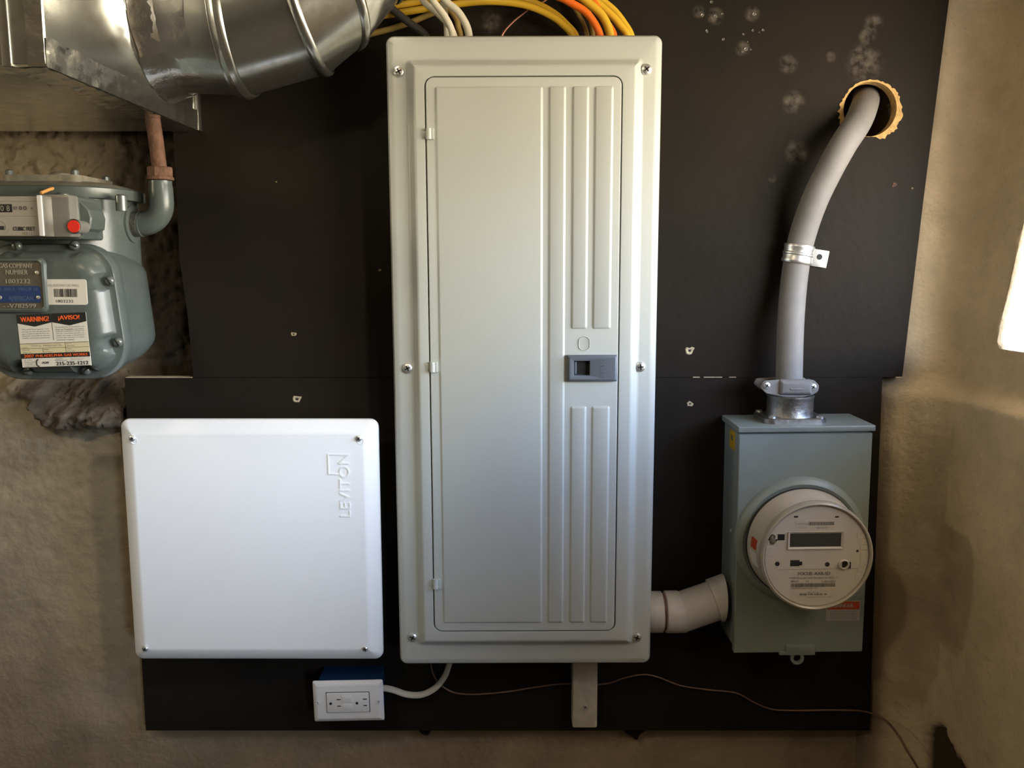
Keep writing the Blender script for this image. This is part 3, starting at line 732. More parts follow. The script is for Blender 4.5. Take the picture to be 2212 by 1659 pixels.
for px, py, r in ((1669, 1164, .0068), (1679, 1218, .0034), (1787, 1219, .0034), (1852, 1190, .0018)):
    x, z = mp(px, py); mb = MB(f); mb.lathe([(r, 0), (r, .0004)], (x, yF, z), ax, 20, 0, False, True); mb.build('port', M['dark'], mt)
mb = MB(f); x, z = mp(1669, 1159); mb.lathe([(.0036, 0), (.0036, .003), (.0022, .003), (.0022, .0005)], (x, yF, z), ax, 20, 0); x, z = mp(1669, 1166)
mb.lathe([(.0046, 0), (.0044, .0018), (.002, .0022)], (x, yF - .0002, z - .002), ax, 18, 0); mb.build('seal_stud', M['cast'], mt)
mb = MB(f); x, z = mp(1822, 1218); mb.lathe([(.0078, 0), (.0078, .003), (.0062, .0042), (.0056, .0025), (.0056, .0005)], (x, yF, z), ax, 24, 0, False, False); mb.build('magnet_ring', M['meterface'], mt)
mb = MB(f)
mark(mb, 1679, 1858, 1228.0, 1228.8, 1, .0005)
P = face_rect(1718, 1808, 1123, 1146); mb.slab(P, .0006, yF + .0002, yF - .0003, .0001, 2)
def bars(mb, px0, px1, py0, py1, mat, seed, n=46, y=None, g=None):
    g = g or face_rect; P = g(px0, px1, py0, py1); xa, xb, za, zb_ = P[0][0], P[1][0], P[2][1], P[0][1]; rr = random.Random(seed); x = xa; u = (xb - xa) / n / 1.9
    y = yF - .0005 if y is None else y
    while x < xb - u:
        w = u * rr.choice((.7, .7, 1.3, 2)); w = min(w, xb - x); mb.add([(x, y, za), (x + w, y, za), (x + w, y, zb_), (x, y, zb_)], [(0, 1, 2, 3)], mat); x += w + u * rr.choice((.7, .7, 1.3))
bars(mb, 1746, 1802, 1127, 1134.5, 0, 1)
def ftext(s, px0, px1, py, h, mat=0, bold=0.0): x, z = mp((px0 + px1) / 2, py); mb.text(s, x, z, yF - .0005, w=mp(px1, py)[0] - mp(px0, py)[0], h=h, mat=mat, bold=bold)
ftext('FlexNet', 1722, 1744, 1131, .0040, 1); ftext('Made in USA', 1724, 1742, 1139.5, .0015); ftext('0061907751', 1763, 1789, 1140, .0026); ftext('v4', 1795, 1800, 1140, .0014)
ftext('FOCUS  AXR-SD', 1724, 1793, 1238.5, .0050, 0, .012); ftext('FORM 2S CL200 240V 3W 60Hz TA=30 Kh 7.2', 1705, 1811, 1248, .0027); ftext('PECO', 1709, 1725, 1255.5, .0028, 0, .01); ftext('43', 1740, 1747, 1255.5, .0028)
ftext('21801052', 1773, 1805, 1255.5, .0028)
bars(mb, 1709, 1805, 1259.5, 1267.5, 0, 2, 60)
ftext('PEPCO1218001/052  127', 1710, 1766, 1270.5, .0020); ftext('ANSI C12.20  CA 0.5', 1744, 1768, 1279, .0022); ftext('METER TYPE AXR-SD  6H', 1727, 1786, 1283.5, .0028, 0, .01); ftext('Catalog No. 6A-4215  1-866', 1741, 1795, 1290, .0018)
for k in range(3):
    a = mp(1717 + 3 * cos(k * 2.09), 1291 - 3 * sin(k * 2.09))
ftext('▲', 1717, 1724, 1290, .003, 1) if False else None
mb.build('face_printing', [M['greyprint'], M['faintprint'], M['meterface']], mt, 'small printed text and barcodes', smooth=0)
mb = MB(f)
for k, (u0, u1) in enumerate(((0, .010), (.011, .030))):
    a0 = radians(172)
    V = []
    for j in range(5):
        hgt = .020 + u0 + (u1 - u0) * 0
    pass
a0, R_ = radians(166), None
def on_body(a, h): r = (rb - .0025) + (.0810 - rb + .0025) * (h - .008) / .044 + .0003; return (fx + r * cos(a), yb - h, fz + r * sin(a))
V = [on_body(radians(168 + 11 * i / 4), h) for h in (.018, .040) for i in range(5)]
mb.add(V, [(i, i + 1, i + 6, i + 5) for i in range(4)], 0)
V = [on_body(radians(182 + 16 * i / 4), h) for h in (.014, .042) for i in range(5)]
mb.add(V, [(i, i + 1, i + 6, i + 5) for i in range(4)], 1); mb.build('side_label', [M['redlabel'], M['paper']], mt, 'red and white warning label on the meter side')

# ------------------------------------------------------------------ cable fitting on the meter box, and the thick grey cable
ytop = f.w((0, 0, z1 + .003)).z
cx = at(1706, 875, -.047).x; zt_ = ytop + .0006 + (cx - f.x) * f.s
t = thing('cable_connector', 'die-cast cable connector with two clamp screws, on top of the meter box', 'connector', (cx, -.047, zt_))
mb = MB()
fl = rnd(rect(cx, -.047, .098, .078), .016, 6)
mb.loft([[(x, y, z) for x, y in fl] for z in (zt_ - .001, zt_ + .006)], 0, True, False)
fl2 = rnd(rect(cx, -.047, .094, .074), .015, 6)
mb.loft([[(x, y, zt_ + .006) for x, y in fl], [(x, y, zt_ + .0075) for x, y in fl2]], 0)
mb.build('flange', M['cast'], t)
mb = MB(); mb.lathe([(.0370, .006), (.0355, .010), (.0352, .034), (.0362, .036), (.0362, .039), (.0345, .040), (.0300, .036), (.0300, .02)], (cx, -.047, zt_), (0, 0, 1), 40, 0, False, False); mb.build('hub', M['cast'], t)
for sx_, sy_ in ((-.036, -.076), (.038, -.076), (-.040, -.019), (.040, -.019)):
    mb = MB(); mb.lathe([(.0055, 0), (.0055, .0025), (.003, .0035)], (cx + sx_, sy_, zt_ + .0074), (0, 0, 1), 8); mb.build('screw', M['chrome'], t)
cl = at(1642, 835, -.068); cr_ = at(1769, 835, -.068)
zc0, zc1 = zt_ + .041, zt_ + .066
mb = MB()
EP = [(cl.x + .004, zc1 - .002), (cx - .022, zc1), (cx + .022, zc1), (cr_.x - .008, zc1 - .001), (cr_.x, zc1 - .009), (cr_.x - .001, zc0 + .006), (cr_.x - .010, zc0 + .001), (cx + .012, zc0 - .003), (cx - .012, zc0 - .003), (cl.x + .010, zc0 + .003), (cl.x, zc0 + .012)]
mb.plate(EP, .006, [(.0005, -.0655), (0, -.0662), (0, -.0685), (.001, -.0695)], 0, True, True, 3)
mb.plate(rect2(cx - .026, cx + .026, zc0 + .001, zc1 + .0005), .004, [(0, -.0668), (.0002, -.070), (.003, -.0745), (.006, -.0760)], 0, False, True, 4)
mb.slab(rect2(cx - .010, cx + .010, zc0 + .010, zc0 + .0125), .001, -.070, -.0772, .0008, 0)
mb.plate(EP, .006, [(.002, -.023), (.002, -.027), (.004, -.0285)], 0, True, True, 3)
mb.build('clamp_bar', M['cablegrey'], t, 'grey clamp bar with two ears')
for px, py in ((1656, 833), (1756, 836)):
    c = at(px, py, -.070); screw(t, c.x, c.z, -.0694, .0058, h=.004)

pts = [(1872, 205, .055), (1868, 226, .012), (1853, 264, -.028), (1822, 312, -.046), (1790, 370, -.045), (1761, 430, -.039), (1739, 490, -.030), (1724, 548, -.0245), (1714, 620, -.029), (1708, 700, -.040), (1705.5, 780, -.0465), (1704.5, 850, -.047), (1704.5, 884, -.047)]
P = spline([at(*p) for p in pts], 8); P = [p for p in P if p.z > zt_ + .008] 
mb = MB(); mb.tube(P, .0205, 24, (1.0, .86), up=(1, 0, 0))
tag(mb.build('service_cable', M['cablegrey']), 'thick grey cable bending out of the round hole down to the meter box', 'cable')

t = thing('cable_clamp', 'shiny one-hole metal strap holding the thick grey cable to the board', 'clamp', at(1740, 552, 0))
c = at(1724, 549, -.0245); tilt = radians(-9)
cf = Fr(c.x, c.z, tilt)
mb = MB(cf)
rxs, rys, nseg, rr_ = .0225, .0200, 22, [(-.0145, 0), (-.0125, .0012), (-.0095, .0012), (-.0075, .0004), (-.0025, .0004), (-.0010, .0016), (.0010, .0016), (.0025, .0004), (.0075, .0004), (.0095, .0012), (.0125, .0012), (.0145, 0)]
R = []
for h, e in rr_:
    row = []
    for k in range(nseg + 1):
        a = radians(-200 + 205 * k / nseg)      # round the front of the cable from the board side
        row.append(((rxs + e) * cos(a), -.0245 + (rys + e) * sin(a), h))
    R.append(row)
mb.loft(R, 0, False, False, False); mb.build('saddle', M['chrome'], t)
tx0, tx1 = cf.l(1757, 554, -.004)[0], cf.l(1789, 556, -.004)[0]
mb = MB(cf); 
for px in (1,):
    P = [(tx0 - .001, .0135), (tx1, .0135), (tx1, -.0135), (tx0 - .001, -.0135)]
    mb.slab(P, .001, -.0002, -.0042, .0004)
hc = cf.l(1770, 555, -.004)
mb.lathe([(.0046, 0), (.0046, .0003)], (hc[0], -.0042, hc[1]), (0, -1, 0), 20, 1, False, True)
V = [((tx0 - .0005), -.0042, -.0135), ((tx0 - .0005), -.0042, .0135), (rxs, -.0245, .0145), (rxs, -.0245, -.0145)]; mb.add(V, [(0, 1, 2, 3)], 0)
mb.build('fixing_tab', [M['chrome'], M['dark']], t)

# ------------------------------------------------------------------ pipe between the panel and the meter box
t = thing('conduit_elbow', 'grey-white plastic pipe bend joining the tall panel to the meter box', 'pipe', at(1480, 1320, -.05))
yy = -.052
A, B_, C_ = at(1395, 1322, yy), at(1474, 1321, yy), at(1561, 1291, yy)
R0 = .0330
mb = MB(); d = (B_ - A).normalized()
mb.lathe([(R0, 0), (R0, at(1430, 1322, yy).x - A.x - .001), (R0 - .002, at(1430, 1322, yy).x - A.x)], A, d, 36); mb.build('coupling', M['offwhite'], t)
mb = MB(); mb.lathe([(R0 - .003, 0), (R0 - .003, .006)], A + d * (at(1428, 1322, yy).x - A.x), d, 36); mb.build('gap_ring', M['rust'], t, 'dark brown gap between the pipe pieces')
mb = MB(); g0 = A + d * (at(1435, 1322, yy).x - A.x)
e = (C_ - B_).normalized(); mid = (d + e).normalized()
L0 = (B_ - g0).length
def circ(o, ax, r, sh=None):
    u = Vector((0, 1, 0)); v = ax.cross(u).normalized(); k = 1 / max(.2, ax.dot(sh)) if sh else 1
    return [tuple(o + u * (r * cos(2 * pi * i / 36)) + v * (r * k * sin(2 * pi * i / 36))) for i in range(36)]
mb.loft([circ(g0, d, R0 - .002), circ(g0 + d * .0015, d, R0 + .0005), circ(B_ - d * .002, mid, R0 + .0005, d), circ(B_, mid, R0 - .0008, d), circ(B_ + e * .002, mid, R0 - .001, d), circ(C_ - e * .016, e, R0 - .001), circ(C_ - e * .015, e, R0 + .0025), circ(C_, Vector((1, 0, 0)), R0 + .0030, e)], 0, True, True)
mb.build('elbow', M['offwhite'], t)

# ------------------------------------------------------------------ wires below the panel
def cable(name, pts, r, m, label, cat, flat=(1, 1), n=16, group=None, k=8):
    mb = MB(); mb.tube(spline([at(*p) for p in pts], k), r, n, flat); return tag(mb.build(name, M[m]), label, cat, group)
cable('white_cable', [(812, 1484, -.030), (845, 1489, -.026), (880, 1500, -.020), (912, 1500, -.016), (940, 1486, -.014), (960, 1462, -.014), (970, 1436, -.016), (974, 1418, -.02)], .0055, 'whitecable', 'white flat cable curving from the outlet up behind the tall panel', 'cable', (1, .6))
cable('ground_wire', [(930, 1420, -.012), (933, 1448, -.006), (945, 1472, -.005), (962, 1487, -.005), (985, 1497, -.005), (1025, 1500, -.005), (1090, 1495, -.005), (1160, 1484, -.005), (1215, 1477, -.0045), (1262, 1478, -.0045), (1310, 1477, -.005), (1350, 1464, -.005), (1390, 1457, -.005), (1425, 1464, -.005), (1470, 1481, -.005), (1530, 1490, -.005), (1590, 1497, -.005), (1630, 1518, -.005), (1668, 1532, -.005), (1720, 1535, -.005), (1790, 1534, -.005), (1850, 1535, -.005), (1880, 1540, -.006), (1912, 1555, -.02), (1938, 1585, -.045), (1958, 1620, -.065), (1980, 1655, -.08), (2010, 1710, -.10)],
      .0017, 'dullcopper', 'thin dull copper wire wandering along the bottom of the lower dark board', 'wire', k=6)

# ------------------------------------------------------------------ cables above the panel
Y0 = -.045
def topc(name, pts, r, m, label, up=True, flat=(1, 1), group='cables running into the top of the tall panel', y=Y0):
    Q = [(p[0], p[1], p[2] if len(p) > 2 else y) for p in pts]
    a = Q[-1]; Q.append((a[0] + (a[0] - Q[-2][0]) * .25, a[1] + 30, a[2]))
    if up:
        b0, b1 = Q[0], Q[1]; dx = b0[0] - b1[0]
        Q = [(b0[0] + dx * .9, b0[1] - 280, b0[2]), (b0[0] + dx * .6, b0[1] - 90, b0[2])] + Q
    return cable(name, Q, r, m, label, 'cable', flat, group=group)
topc('black_cable', [(832, 6, -.030), (846, 19, -.030), (884, 49, -.032), (918, 76, -.034)], .0058, 'blackcable', 'charcoal cable coming from behind the metal duct into the top of the tall panel', up=False)
topc('white_cable', [(908, -30), (913, 0), (940, 25), (968, 53), (981, 76)], .0044, 'whitecable', 'leftmost white cable dropping into the top of the tall panel', y=-.062)
topc('white_cable', [(930, -30), (935, 0), (957, 30), (971, 54), (978, 76)], .0050, 'whitecable', 'white cable in front, crossing its two white neighbours above the tall panel', y=-.076)
topc('white_cable', [(956, -30), (957, 0), (961, 30), (965, 55), (966, 76)], .0048, 'whitecable', 'straight white cable hanging nearly upright above the tall panel', y=-.036)
topc('white_cable', [(955, -18), (965, 4), (989, 25), (1006, 52), (1013, 76)], .0056, 'whitecable', 'rightmost of the four white cables above the tall panel', y=-.049)
topc('yellow_cable', [(740, 48, -.0165), (800, 38, -.0165), (880, 25, -.0165), (985, 9, -.023), (1060, 3, -.038), (1133, 11, -.044), (1188, 33, -.044), (1218, 55, -.044), (1236, 76, -.044)], .0052, 'yellowcable', 'yellow cable arching from behind the duct over the thin copper wire into the tall panel', up=False)
topc('yellow_cable', [(740, 26, -.0165), (800, 20, -.0165), (900, 5, -.0165), (1000, -10, -.0165), (1080, -9, -.022), (1150, 5, -.030), (1196, 28, -.031), (1225, 54, -.031), (1243, 76, -.031)], .0050, 'yellowcable', 'yellow cable close behind the foremost yellow arch above the tall panel', up=False)
topc('tan_cable', [(740, 92, -.0052), (795, 75, -.0052), (852, 60, -.0052), (890, 47, -.0052), (935, 28, -.0052), (965, 18, -.0052), (985, 40, -.0052), (990, 60, -.0055), (994, 76, -.006)], .0046, 'tancable', 'dull yellow cable low behind the duct end, passing under the charcoal cable', up=False)
topc('copper_wire', [(1190, -12), (1145, 19), (1108, 48), (1085, 76)], .0017, 'copper', 'thin bare copper wire slanting into the top of the tall panel', y=-.016)
topc('tan_cable', [(1232, -5), (1247, 26), (1260, 50), (1268, 76)], .0034, 'tancable', 'thin tan cable left of the bright orange cable above the tall panel', y=-.012)
topc('tan_cable', [(1266, -25), (1270, 8), (1274, 32), (1281, 76)], .0034, 'tancable', 'thin tan cable running upright behind the bright orange cable above the tall panel', y=-.022)
topc('orange_cable', [(1185, -25), (1222, 0), (1260, 22), (1282, 47), (1296, 76)], .0054, 'orangecable', 'bright orange cable curving in front, above the right half of the tall panel', y=-.078)
topc('orange_cable', [(1262, -25), (1283, 5), (1303, 38), (1317, 58), (1326, 76)], .0050, 'orangecable', 'half-hidden orange cable between yellow cables above the tall panel', y=-.052)
topc('yellow_cable', [(1236, -28), (1263, 0), (1294, 26), (1310, 50), (1318, 76)], .0062, 'yellowcable', 'yellow cable just right of the bright orange cable above the tall panel', y=-.065)
topc('yellow_cable', [(1250, -28), (1283, 0), (1321, 33), (1340, 55), (1355, 76)], .0056, 'yellowcable', 'second yellow cable from the right end above the tall panel', y=-.038)
topc('yellow_cable', [(1270, -28), (1300, 0), (1327, 23), (1348, 50), (1363, 76)], .0052, 'yellowcable', 'outermost yellow cable at the right end above the tall panel', y=-.025)

# ------------------------------------------------------------------ galvanised duct
XD, ZD = at(432, 282, 0).x, at(300, 284, 0).z
YD = -.446
t = thing('air_duct', 'shiny galvanised air duct with a taped rectangular boot, above the gas meter', 'duct', (XD - .3, -.2, ZD))
mb = MB(); XL = XD - .62
P = [(XL, ZD + .55), (XD, ZD + .55), (XD, ZD), (XL, ZD)]
mb.plate(P, .003, [(0, -.003), (0, YD + .003), (.003, YD)], 0, True, True, 3)
xs_ = at(26, 60, YD).x; mb.slab(rect2(xs_ - .012, xs_ - .002, ZD, ZD + .55), .001, YD + .002, YD - .003, .001)
mb.build('boot', M['galv'], t)
mb = MB(); mb.slab(rect2(XD - .001, XD + .004, ZD, ZD + .55), .0005, -.001, -.014, .0005); mb.build('end_flange', M['galvtape'], t, 'bright turned flange at the wall')
# wrinkled foil tape on the two faces of the lower right edge and on the front right corner
def tape(name, P0, U, V_, lu, lv, nu, nv, nrm, amp, seed, fn=None):
    Vv = []
    for j in range(nv + 1):
        for i in range(nu + 1):
            u, v = i / nu, j / nv
            q = Vector((u * lu * 50, v * lv * 50, seed))
            wv = lv * (1 + .10 * noise.noise(Vector((u * lu * 40, seed, 0)))) if j == nv else lv * v
            a = amp * (abs(noise.noise(q)) + .6 * abs(noise.noise(q * 2.3)))
            Vv.append(tuple(Vector(P0) + Vector(U) * (u * lu) + Vector(V_) * wv + Vector(nrm) * (.0006 + a)))
    n = nu + 1
    mb = MB().add(Vv, [(j * n + i, j * n + i + 1, (j + 1) * n + i + 1, (j + 1) * n + i) for j in range(nv) for i in range(nu)])
    return mb.build(name, M['galvtape'], t, smooth=30)
tape('foil_tape', (XD, YD, ZD - .0005), (0, 1, 0), (0, 0, 1), .440, .030, 70, 6, (1, 0, 0), .0034, 1)
tape('foil_tape', (XD + .0005, YD, ZD), (0, 1, 0), (-1, 0, 0), .440, .045, 70, 6, (0, 0, -1), .0034, 5)
tape('foil_tape', (XD, YD - .0005, ZD), (0, 0, 1), (-1, 0, 0), .30, .018, 40, 4, (0, -1, 0), .0012, 9)
tape('foil_tape', (XD - .0, YD, ZD + .001), (-1, 0, 0), (0, 1, 0), .22, .035, 40, 5, (0, 0, -1), .0022, 13)
# round pipe: axis to the right, then turning up in gores
RP, YP, ZP = .104, -.128, ZD + .1400
D0 = Vector((1, 0, 0))
def dirv(a): return Vector((cos(radians(a)), -.06 * sin(radians(a)), sin(radians(a)))).normalized()
def low(px, py, a):
    """Centre and direction of the pipe ring whose lowest point shows at px, py, the pipe there rising by a degrees."""
    q = at(px, py, YP); a = radians(a); return q + Vector((-sin(a), 0, cos(a))) * RP, Vector((cos(a), 0, sin(a)))
RINGS = [(Vector((XD - .002, YP, ZP)), D0)] + [low(*p) for p in ((530, 204, 3), (702, 156, 15), (797, 80, 40), (866, -15, 68))]
RINGS[3] = (RINGS[3][0], Vector((cos(radians(36)), .42, sin(radians(36)))).normalized())
RINGS.append((RINGS[-1][0] + Vector((.015, 0, .30)), Vector((0, 0, 1))))
J = [r[0] for r in RINGS]
def circle(o, a, r):
    u = Vector((0, 1, 0)); u = (u - a * a.dot(u)).normalized(); w = a.cross(u).normalized()
    return [tuple(o + u * cos(2 * pi * i / 64) * r + w * sin(2 * pi * i / 64) * r) for i in range(64)]
RG = [circle(o, a, RP) for o, a in RINGS]
for k in range(len(RG) - 1):
    mb = MB(); mb.loft([RG[k], RG[k + 1]], 0, False, False); mb.build('pipe_section' if k == 0 else 'elbow_gore', M['galv'], t, smooth=60)
def ringscale(R, o, s, shift): return [tuple(o + (Vector(p) - o) * s + shift) for p in R]
for k in range(1, len(RG) - 1):
    m = RINGS[k][1]; mb = MB()
    prof = ((1.0, -.011), (1.035, -.009), (1.03, -.004), (1.05, -.001), (1.05, .001), (1.03, .004), (1.03, .007), (1.0, .009))
    if k > 1: prof = ((1.0, -.007), (1.03, -.005), (1.04, 0), (1.03, .005), (1.0, .007))
    mb.loft([ringscale(RG[k], J[k], s, m * h) for s, h in prof], 0, False, False); mb.build('bead', M['galv'], t, 'raised ribbed joint ring', smooth=60)
mb = MB(); mb.lathe([(RP, .034), (RP + .004, .030), (RP + .010, .004), (RP + .014, .001), (RP + .014, -.001)], (XD, YP, ZP), D0, 64, 0, False, False); mb.build('collar', M['galv'], t, smooth=60)
n = 96; R = []
for j, (h, s_) in enumerate(((.002, .014), (.008, .0105), (.022, .0055), (.034, .0016), (.05, .0012), (.068, .0010))):
    row = []
    for i in range(n):
        a = 2 * pi * i / n; q = Vector((cos(a) * 6, sin(a) * 6, j * .9)); e = .0022 * abs(noise.noise(q)) + .0012 * abs(noise.noise(q * 2.7))
        hh = h + (.006 * noise.noise(Vector((cos(a) * 3, sin(a) * 3, 7))) if j in (0, 5) else 0)
        row.append((XD + max(hh, .001), YP + (RP + s_ + e) * cos(a), ZP + (RP + s_ + e) * sin(a)))
    R.append(row)
mb = MB(); mb.loft(R, 0, False, False); mb.build('collar_tape', M['galvtape'], t, smooth=30)

# ------------------------------------------------------------------ gas meter
t = thing('gas_meter', 'blue-grey gas meter with an orange and black warning sticker, hanging under the duct', 'gas meter', at(100, 700, -.13))
YC = -.255
GP = [(at(x, y, YC).x, at(x, y, YC).z) for x, y in ((-47, 526), (231, 526), (277, 822), (-49, 822))]
gr = [.045, .045, .050, .050]
bolts_px = [(30, 531), (155, 530), (232, 607), (250, 740), (181, 801), (55, 802), (-33, 607), (-36, 740)]
bolts = [Vector((at(x, y, YC).x, at(x, y, YC).z)) for x, y in bolts_px]
cen = Vector((sum(p[0] for p in GP) / 4, sum(p[1] for p in GP) / 4))
def gring(d, y, push=0):
    P = rnd(inset(GP, d), [max(q - d, .01) for q in gr], 10)
    out = []
    # subdivide straight runs evenly: 8 points between the rounded corners
    Q = []
    m = len(P)
    for i in range(m):
        a, b = Vector(P[i]), Vector(P[(i + 1) % m]); Q.append(a)
        if i % 11 == 10: Q += [a.lerp(b, k / 28) for k in range(1, 28)]
    for q in Q:
        q = q.copy()
        if push:
            for b in bolts:
                v = (cen - b).normalized(); dd = (q - b).length
                if dd < push:
                    s = (q - b).dot(v); off = (q - b) - v * s
                    q = b + off + v * max(s, sqrt(max(0, push ** 2 - off.length ** 2)))
        out.append((q.x, y, q.y))
    return out
mb = MB(); mb.loft([gring(.0015, -.222), gring(0, -.226), gring(0, -.243), gring(.002, -.2465), gring(.0075, -.2470), gring(.0095, -.2480, .011), gring(.013, -.2560, .0125), gring(.019, -.2640, .0145), gring(.028, -.2680, .017), gring(.036, -.2690, .019)], 0, True, True)
mb.build('front_cover', M['gas'], t)
for b in bolts:
    screw(t, b.x, b.y, -.2468, .0062, name='bolt', slot=True, h=.0085, m='gasbolt')
mb = MB(); mb.loft([gring(.006, -.232), gring(.006, -.205), gring(.0075, -.190), gring(.009, -.160), gring(.013, -.130), gring(.021, -.098), gring(.034, -.072), gring(.055, -.052)], 0, True, True)
mb.build('meter_case', M['gas'], t)
# upper casting in plan, with flange, lid and top plate
xr, xl = at(288, 520, -.13).x, at(-88, 520, -.13).x
def plan(d, z): return [(x, y, z) for x, y in rnd([(xl + d, -.05 - d), (xr - d, -.05 - d), (xr - d, -.215 + d), (xl + d, -.215 + d)], [max(.07 - d, .01)] * 4, 12)]
zu0, zf0, zf1 = at(200, 612, -.13).z, at(200, 437, -.13).z, at(200, 415, -.13).z
mb = MB(); mb.loft([plan(0, zu0), plan(0, zf0)], 0, True, False); mb.loft([plan(0, zf0), plan(-.009, zf0 + .001), plan(-.010, zf0 + .003), plan(-.010, zf1), plan(-.007, zf1 + .002)], 0, False, False)
mb.build('upper_case', M['gas'], t)
mb = MB(); mb.loft([plan(-.0075, zf1 + .0015), plan(.006, zf1 + .006), plan(.022, zf1 + .010), plan(.045, zf1 + .0125)], 0, False, True); mb.build('lid', M['gasdust'], t, 'dusty top lid')
c0 = at(140, 395, -.13); zt0 = zf1 + .009
TP = rnd([(c0.x - .055, -.085), (c0.x + .052, -.085), (c0.x + .052, -.195), (c0.x - .055, -.195)], .012, 5)
mb = MB(); mb.loft([[(x, y, z) for x, y in TP] for z in (zt0 - .002, zt0 + .009)], 0, False, True); mb.lathe([(.016, 0), (.014, .006), (.008, .009)], (c0.x, -.14, zt0 + .009), (0, 0, 1), 20); mb.build('top_plate', M['gasdust'], t)
for dx, dy in ((-.046, -.185), (.043, -.185), (.043, -.095), (-.046, -.095)):
    mb = MB(); mb.lathe([(.0055, 0), (.0055, .006), (.003, .008)], (c0.x + dx, dy, zt0 + .009), (0, 0, 1), 10); mb.build('bolt', M['gasbolt'], t)
for px in (255, 152):
    c = at(px, 443, -.205); mb = MB(); mb.lathe([(.0075, 0), (.0075, .020), (.005, .022)], (c.x, -.195 if px > 200 else -.222, zf0 - .016), (0, 0, 1), 14); mb.build('bolt', M['gasbolt'], t)
# outlet boss and elbow
be = at(283, 484, -.13); yb_ = -.13
mb = MB(); mb.lathe([(.030, -.06), (.030, -.006), (.027, -.003), (.0225, -.002), (.0225, 0), (.0262, .0005), (.0262, .0042), (.0180, .0045)], (be.x, yb_, be.z), (1, 0, 0), 32, 0, False, False)
mb.build('outlet_boss', M['gas'], t)
mb = MB()
for k in range(5): mb.lathe([(.0168, k * .0018), (.0180, k * .0018 + .0005), (.0180, k * .0018 + .0011), (.0168, k * .0018 + .0016)], (be.x + .0043, yb_, be.z), (1, 0, 0), 28, 0, False, False)
mb.lathe([(.0169, 0), (.0169, .012)], (be.x + .004, yb_, be.z), (1, 0, 0), 28, 1, False, False)
mb.build('pipe_thread', [M['cast'], M['dark']], t, 'bare threaded pipe end')
xe_ = at(348.5, 430, yb_).x; ze_ = be.z; xs0 = be.x + .0130; bend = xe_ - xs0 - .003
path = [(xs0 - .0003, yb_, ze_), (xs0, yb_, ze_), (xs0 + .003, yb_, ze_)]
for k in range(0, 13):
    a = -pi / 2 + k * pi / 24; path.append((xe_ - bend + bend * cos(a), yb_, ze_ + bend + bend * sin(a)))
ztop = at(349, 391, yb_).z; path.append((xe_, yb_, ztop - .010)); path.append((xe_, yb_, ztop - .006)); path.append((xe_, yb_, ztop))
rr = [.0160, .0178, .0180] + [.0168] * 13 + [.0166, .0158, .0158]
mb = MB(); mb.tube(path, rr, 28); mb.build('outlet_elbow', M['gas'], t)
# the index: housing, dial plate, clear cover and seal
def gl(px, py, y): p = at(px, py, y); return p.x, p.z
def gr_(px0, px1, py0, py1, y): a, b = gl(px0, py1, y), gl(px1, py0, y); return rect2(a[0], b[0], a[1], b[1])
mb = MB(); P = gr_(-75, 152, 421, 516, -.285)
mb.slab(P, .004, -.205, -.268, .002)
EAR = [gl(x, y, -.27) for x, y in ((140, 421), (152, 420), (174, 440), (186, 452), (192, 470), (190, 494), (178, 499), (172, 516), (140, 516))]
mb.plate(EAR, .002, [(0, -.225), (0, -.262), (.0015, -.2640)], 0, True, True, 3); mb.build('index_housing', M['gas'], t)
YI = -.286
mb = MB(); P = gr_(-75, 91, 424, 510, YI); mb.slab(P, .002, -.265, YI, .001, 0)
for py in (433, 465): p = gl(0, py, YI); mb.box(P[0][0] + .002, P[1][0] - .003, YI - .0006, YI + .001, p[1] - .0010, p[1] + .0010, 0)
mb.slab(gr_(-60, 25.5, 441, 458.5, YI), .0004, YI + .001, YI - .0004, .0001, 1)
def gtext(mb, s, px0, px1, py, h, y, mat=1, bold=0.0, depth=0.0, skew=0): a, b = gl(px0, py, y), gl(px1, py, y); mb.text(s, (a[0] + b[0]) / 2, a[1], y - .0006, w=b[0] - a[0], h=h, mat=mat, bold=bold, depth=depth, skew=skew)
for s_, p_ in (('0', -52), ('1', -36), ('0', -20), ('5', -5), ('0', 5), ('8', 18)): gtext(mb, s_, p_ - 3.5, p_ + 3.5, 450, .0068, YI, 0)
gtext(mb, 'X', 29, 34, 449.5, .0042, YI); gtext(mb, '1', 35.5, 36.5, 449.5, .0042, YI); gtext(mb, '0', 41.5, 48, 449.5, .0046, YI); gtext(mb, '0', 51, 58, 449.5, .0046, YI); gtext(mb, '*', 67, 71, 450, .0026, YI)
gtext(mb, 'CUBIC FEET', 29, 76, 494, .0048, YI, 1, .02); gtext(mb, 'II1-L', 51, 76, 504, .0040, YI, 2, .01)
x, z = gl(2, 490, YI); mb.lathe([(.0085, 0), (.0090, .0006), (.0070, .0008), (.0065, .0002)], (x, YI, z), (0, -1, 0), 28, 0); mb.box(x - .001, x + .004, YI - .0012, YI, z - .0035, z + .001, 1)
mb.slab(gr_(84, 93, 477, 486, YI), .002, YI, YI - .0006, .0001, 1)
mb.build('dial_plate', [M['dial'], M['black'], M['silver']], t, 'tan grey counter plate reading cubic feet', smooth=20)
mb = MB(); mb.slab(gr_(89, 150, 420, 512, -.288), .003, -.268, -.290, .0015); mb.build('index_window', M['clear'], t, 'clear plastic cover')
mb = MB(); mb.slab(gr_(87.5, 90.5, 422, 510, -.290), .0008, -.268, -.2925, .0006); mb.build('window_edge', M['whiteplastic'], t, 'bright white edge of the clear cover')
mb = MB(); x, z = gl(159, 446, -.266); mb.lathe([(.0070, 0), (.0070, .003), (.0045, .003), (.0040, .001)], (x, -.2635, z), (0, -1, 0), 18); mb.build('index_screw', M['gasbolt'], t)
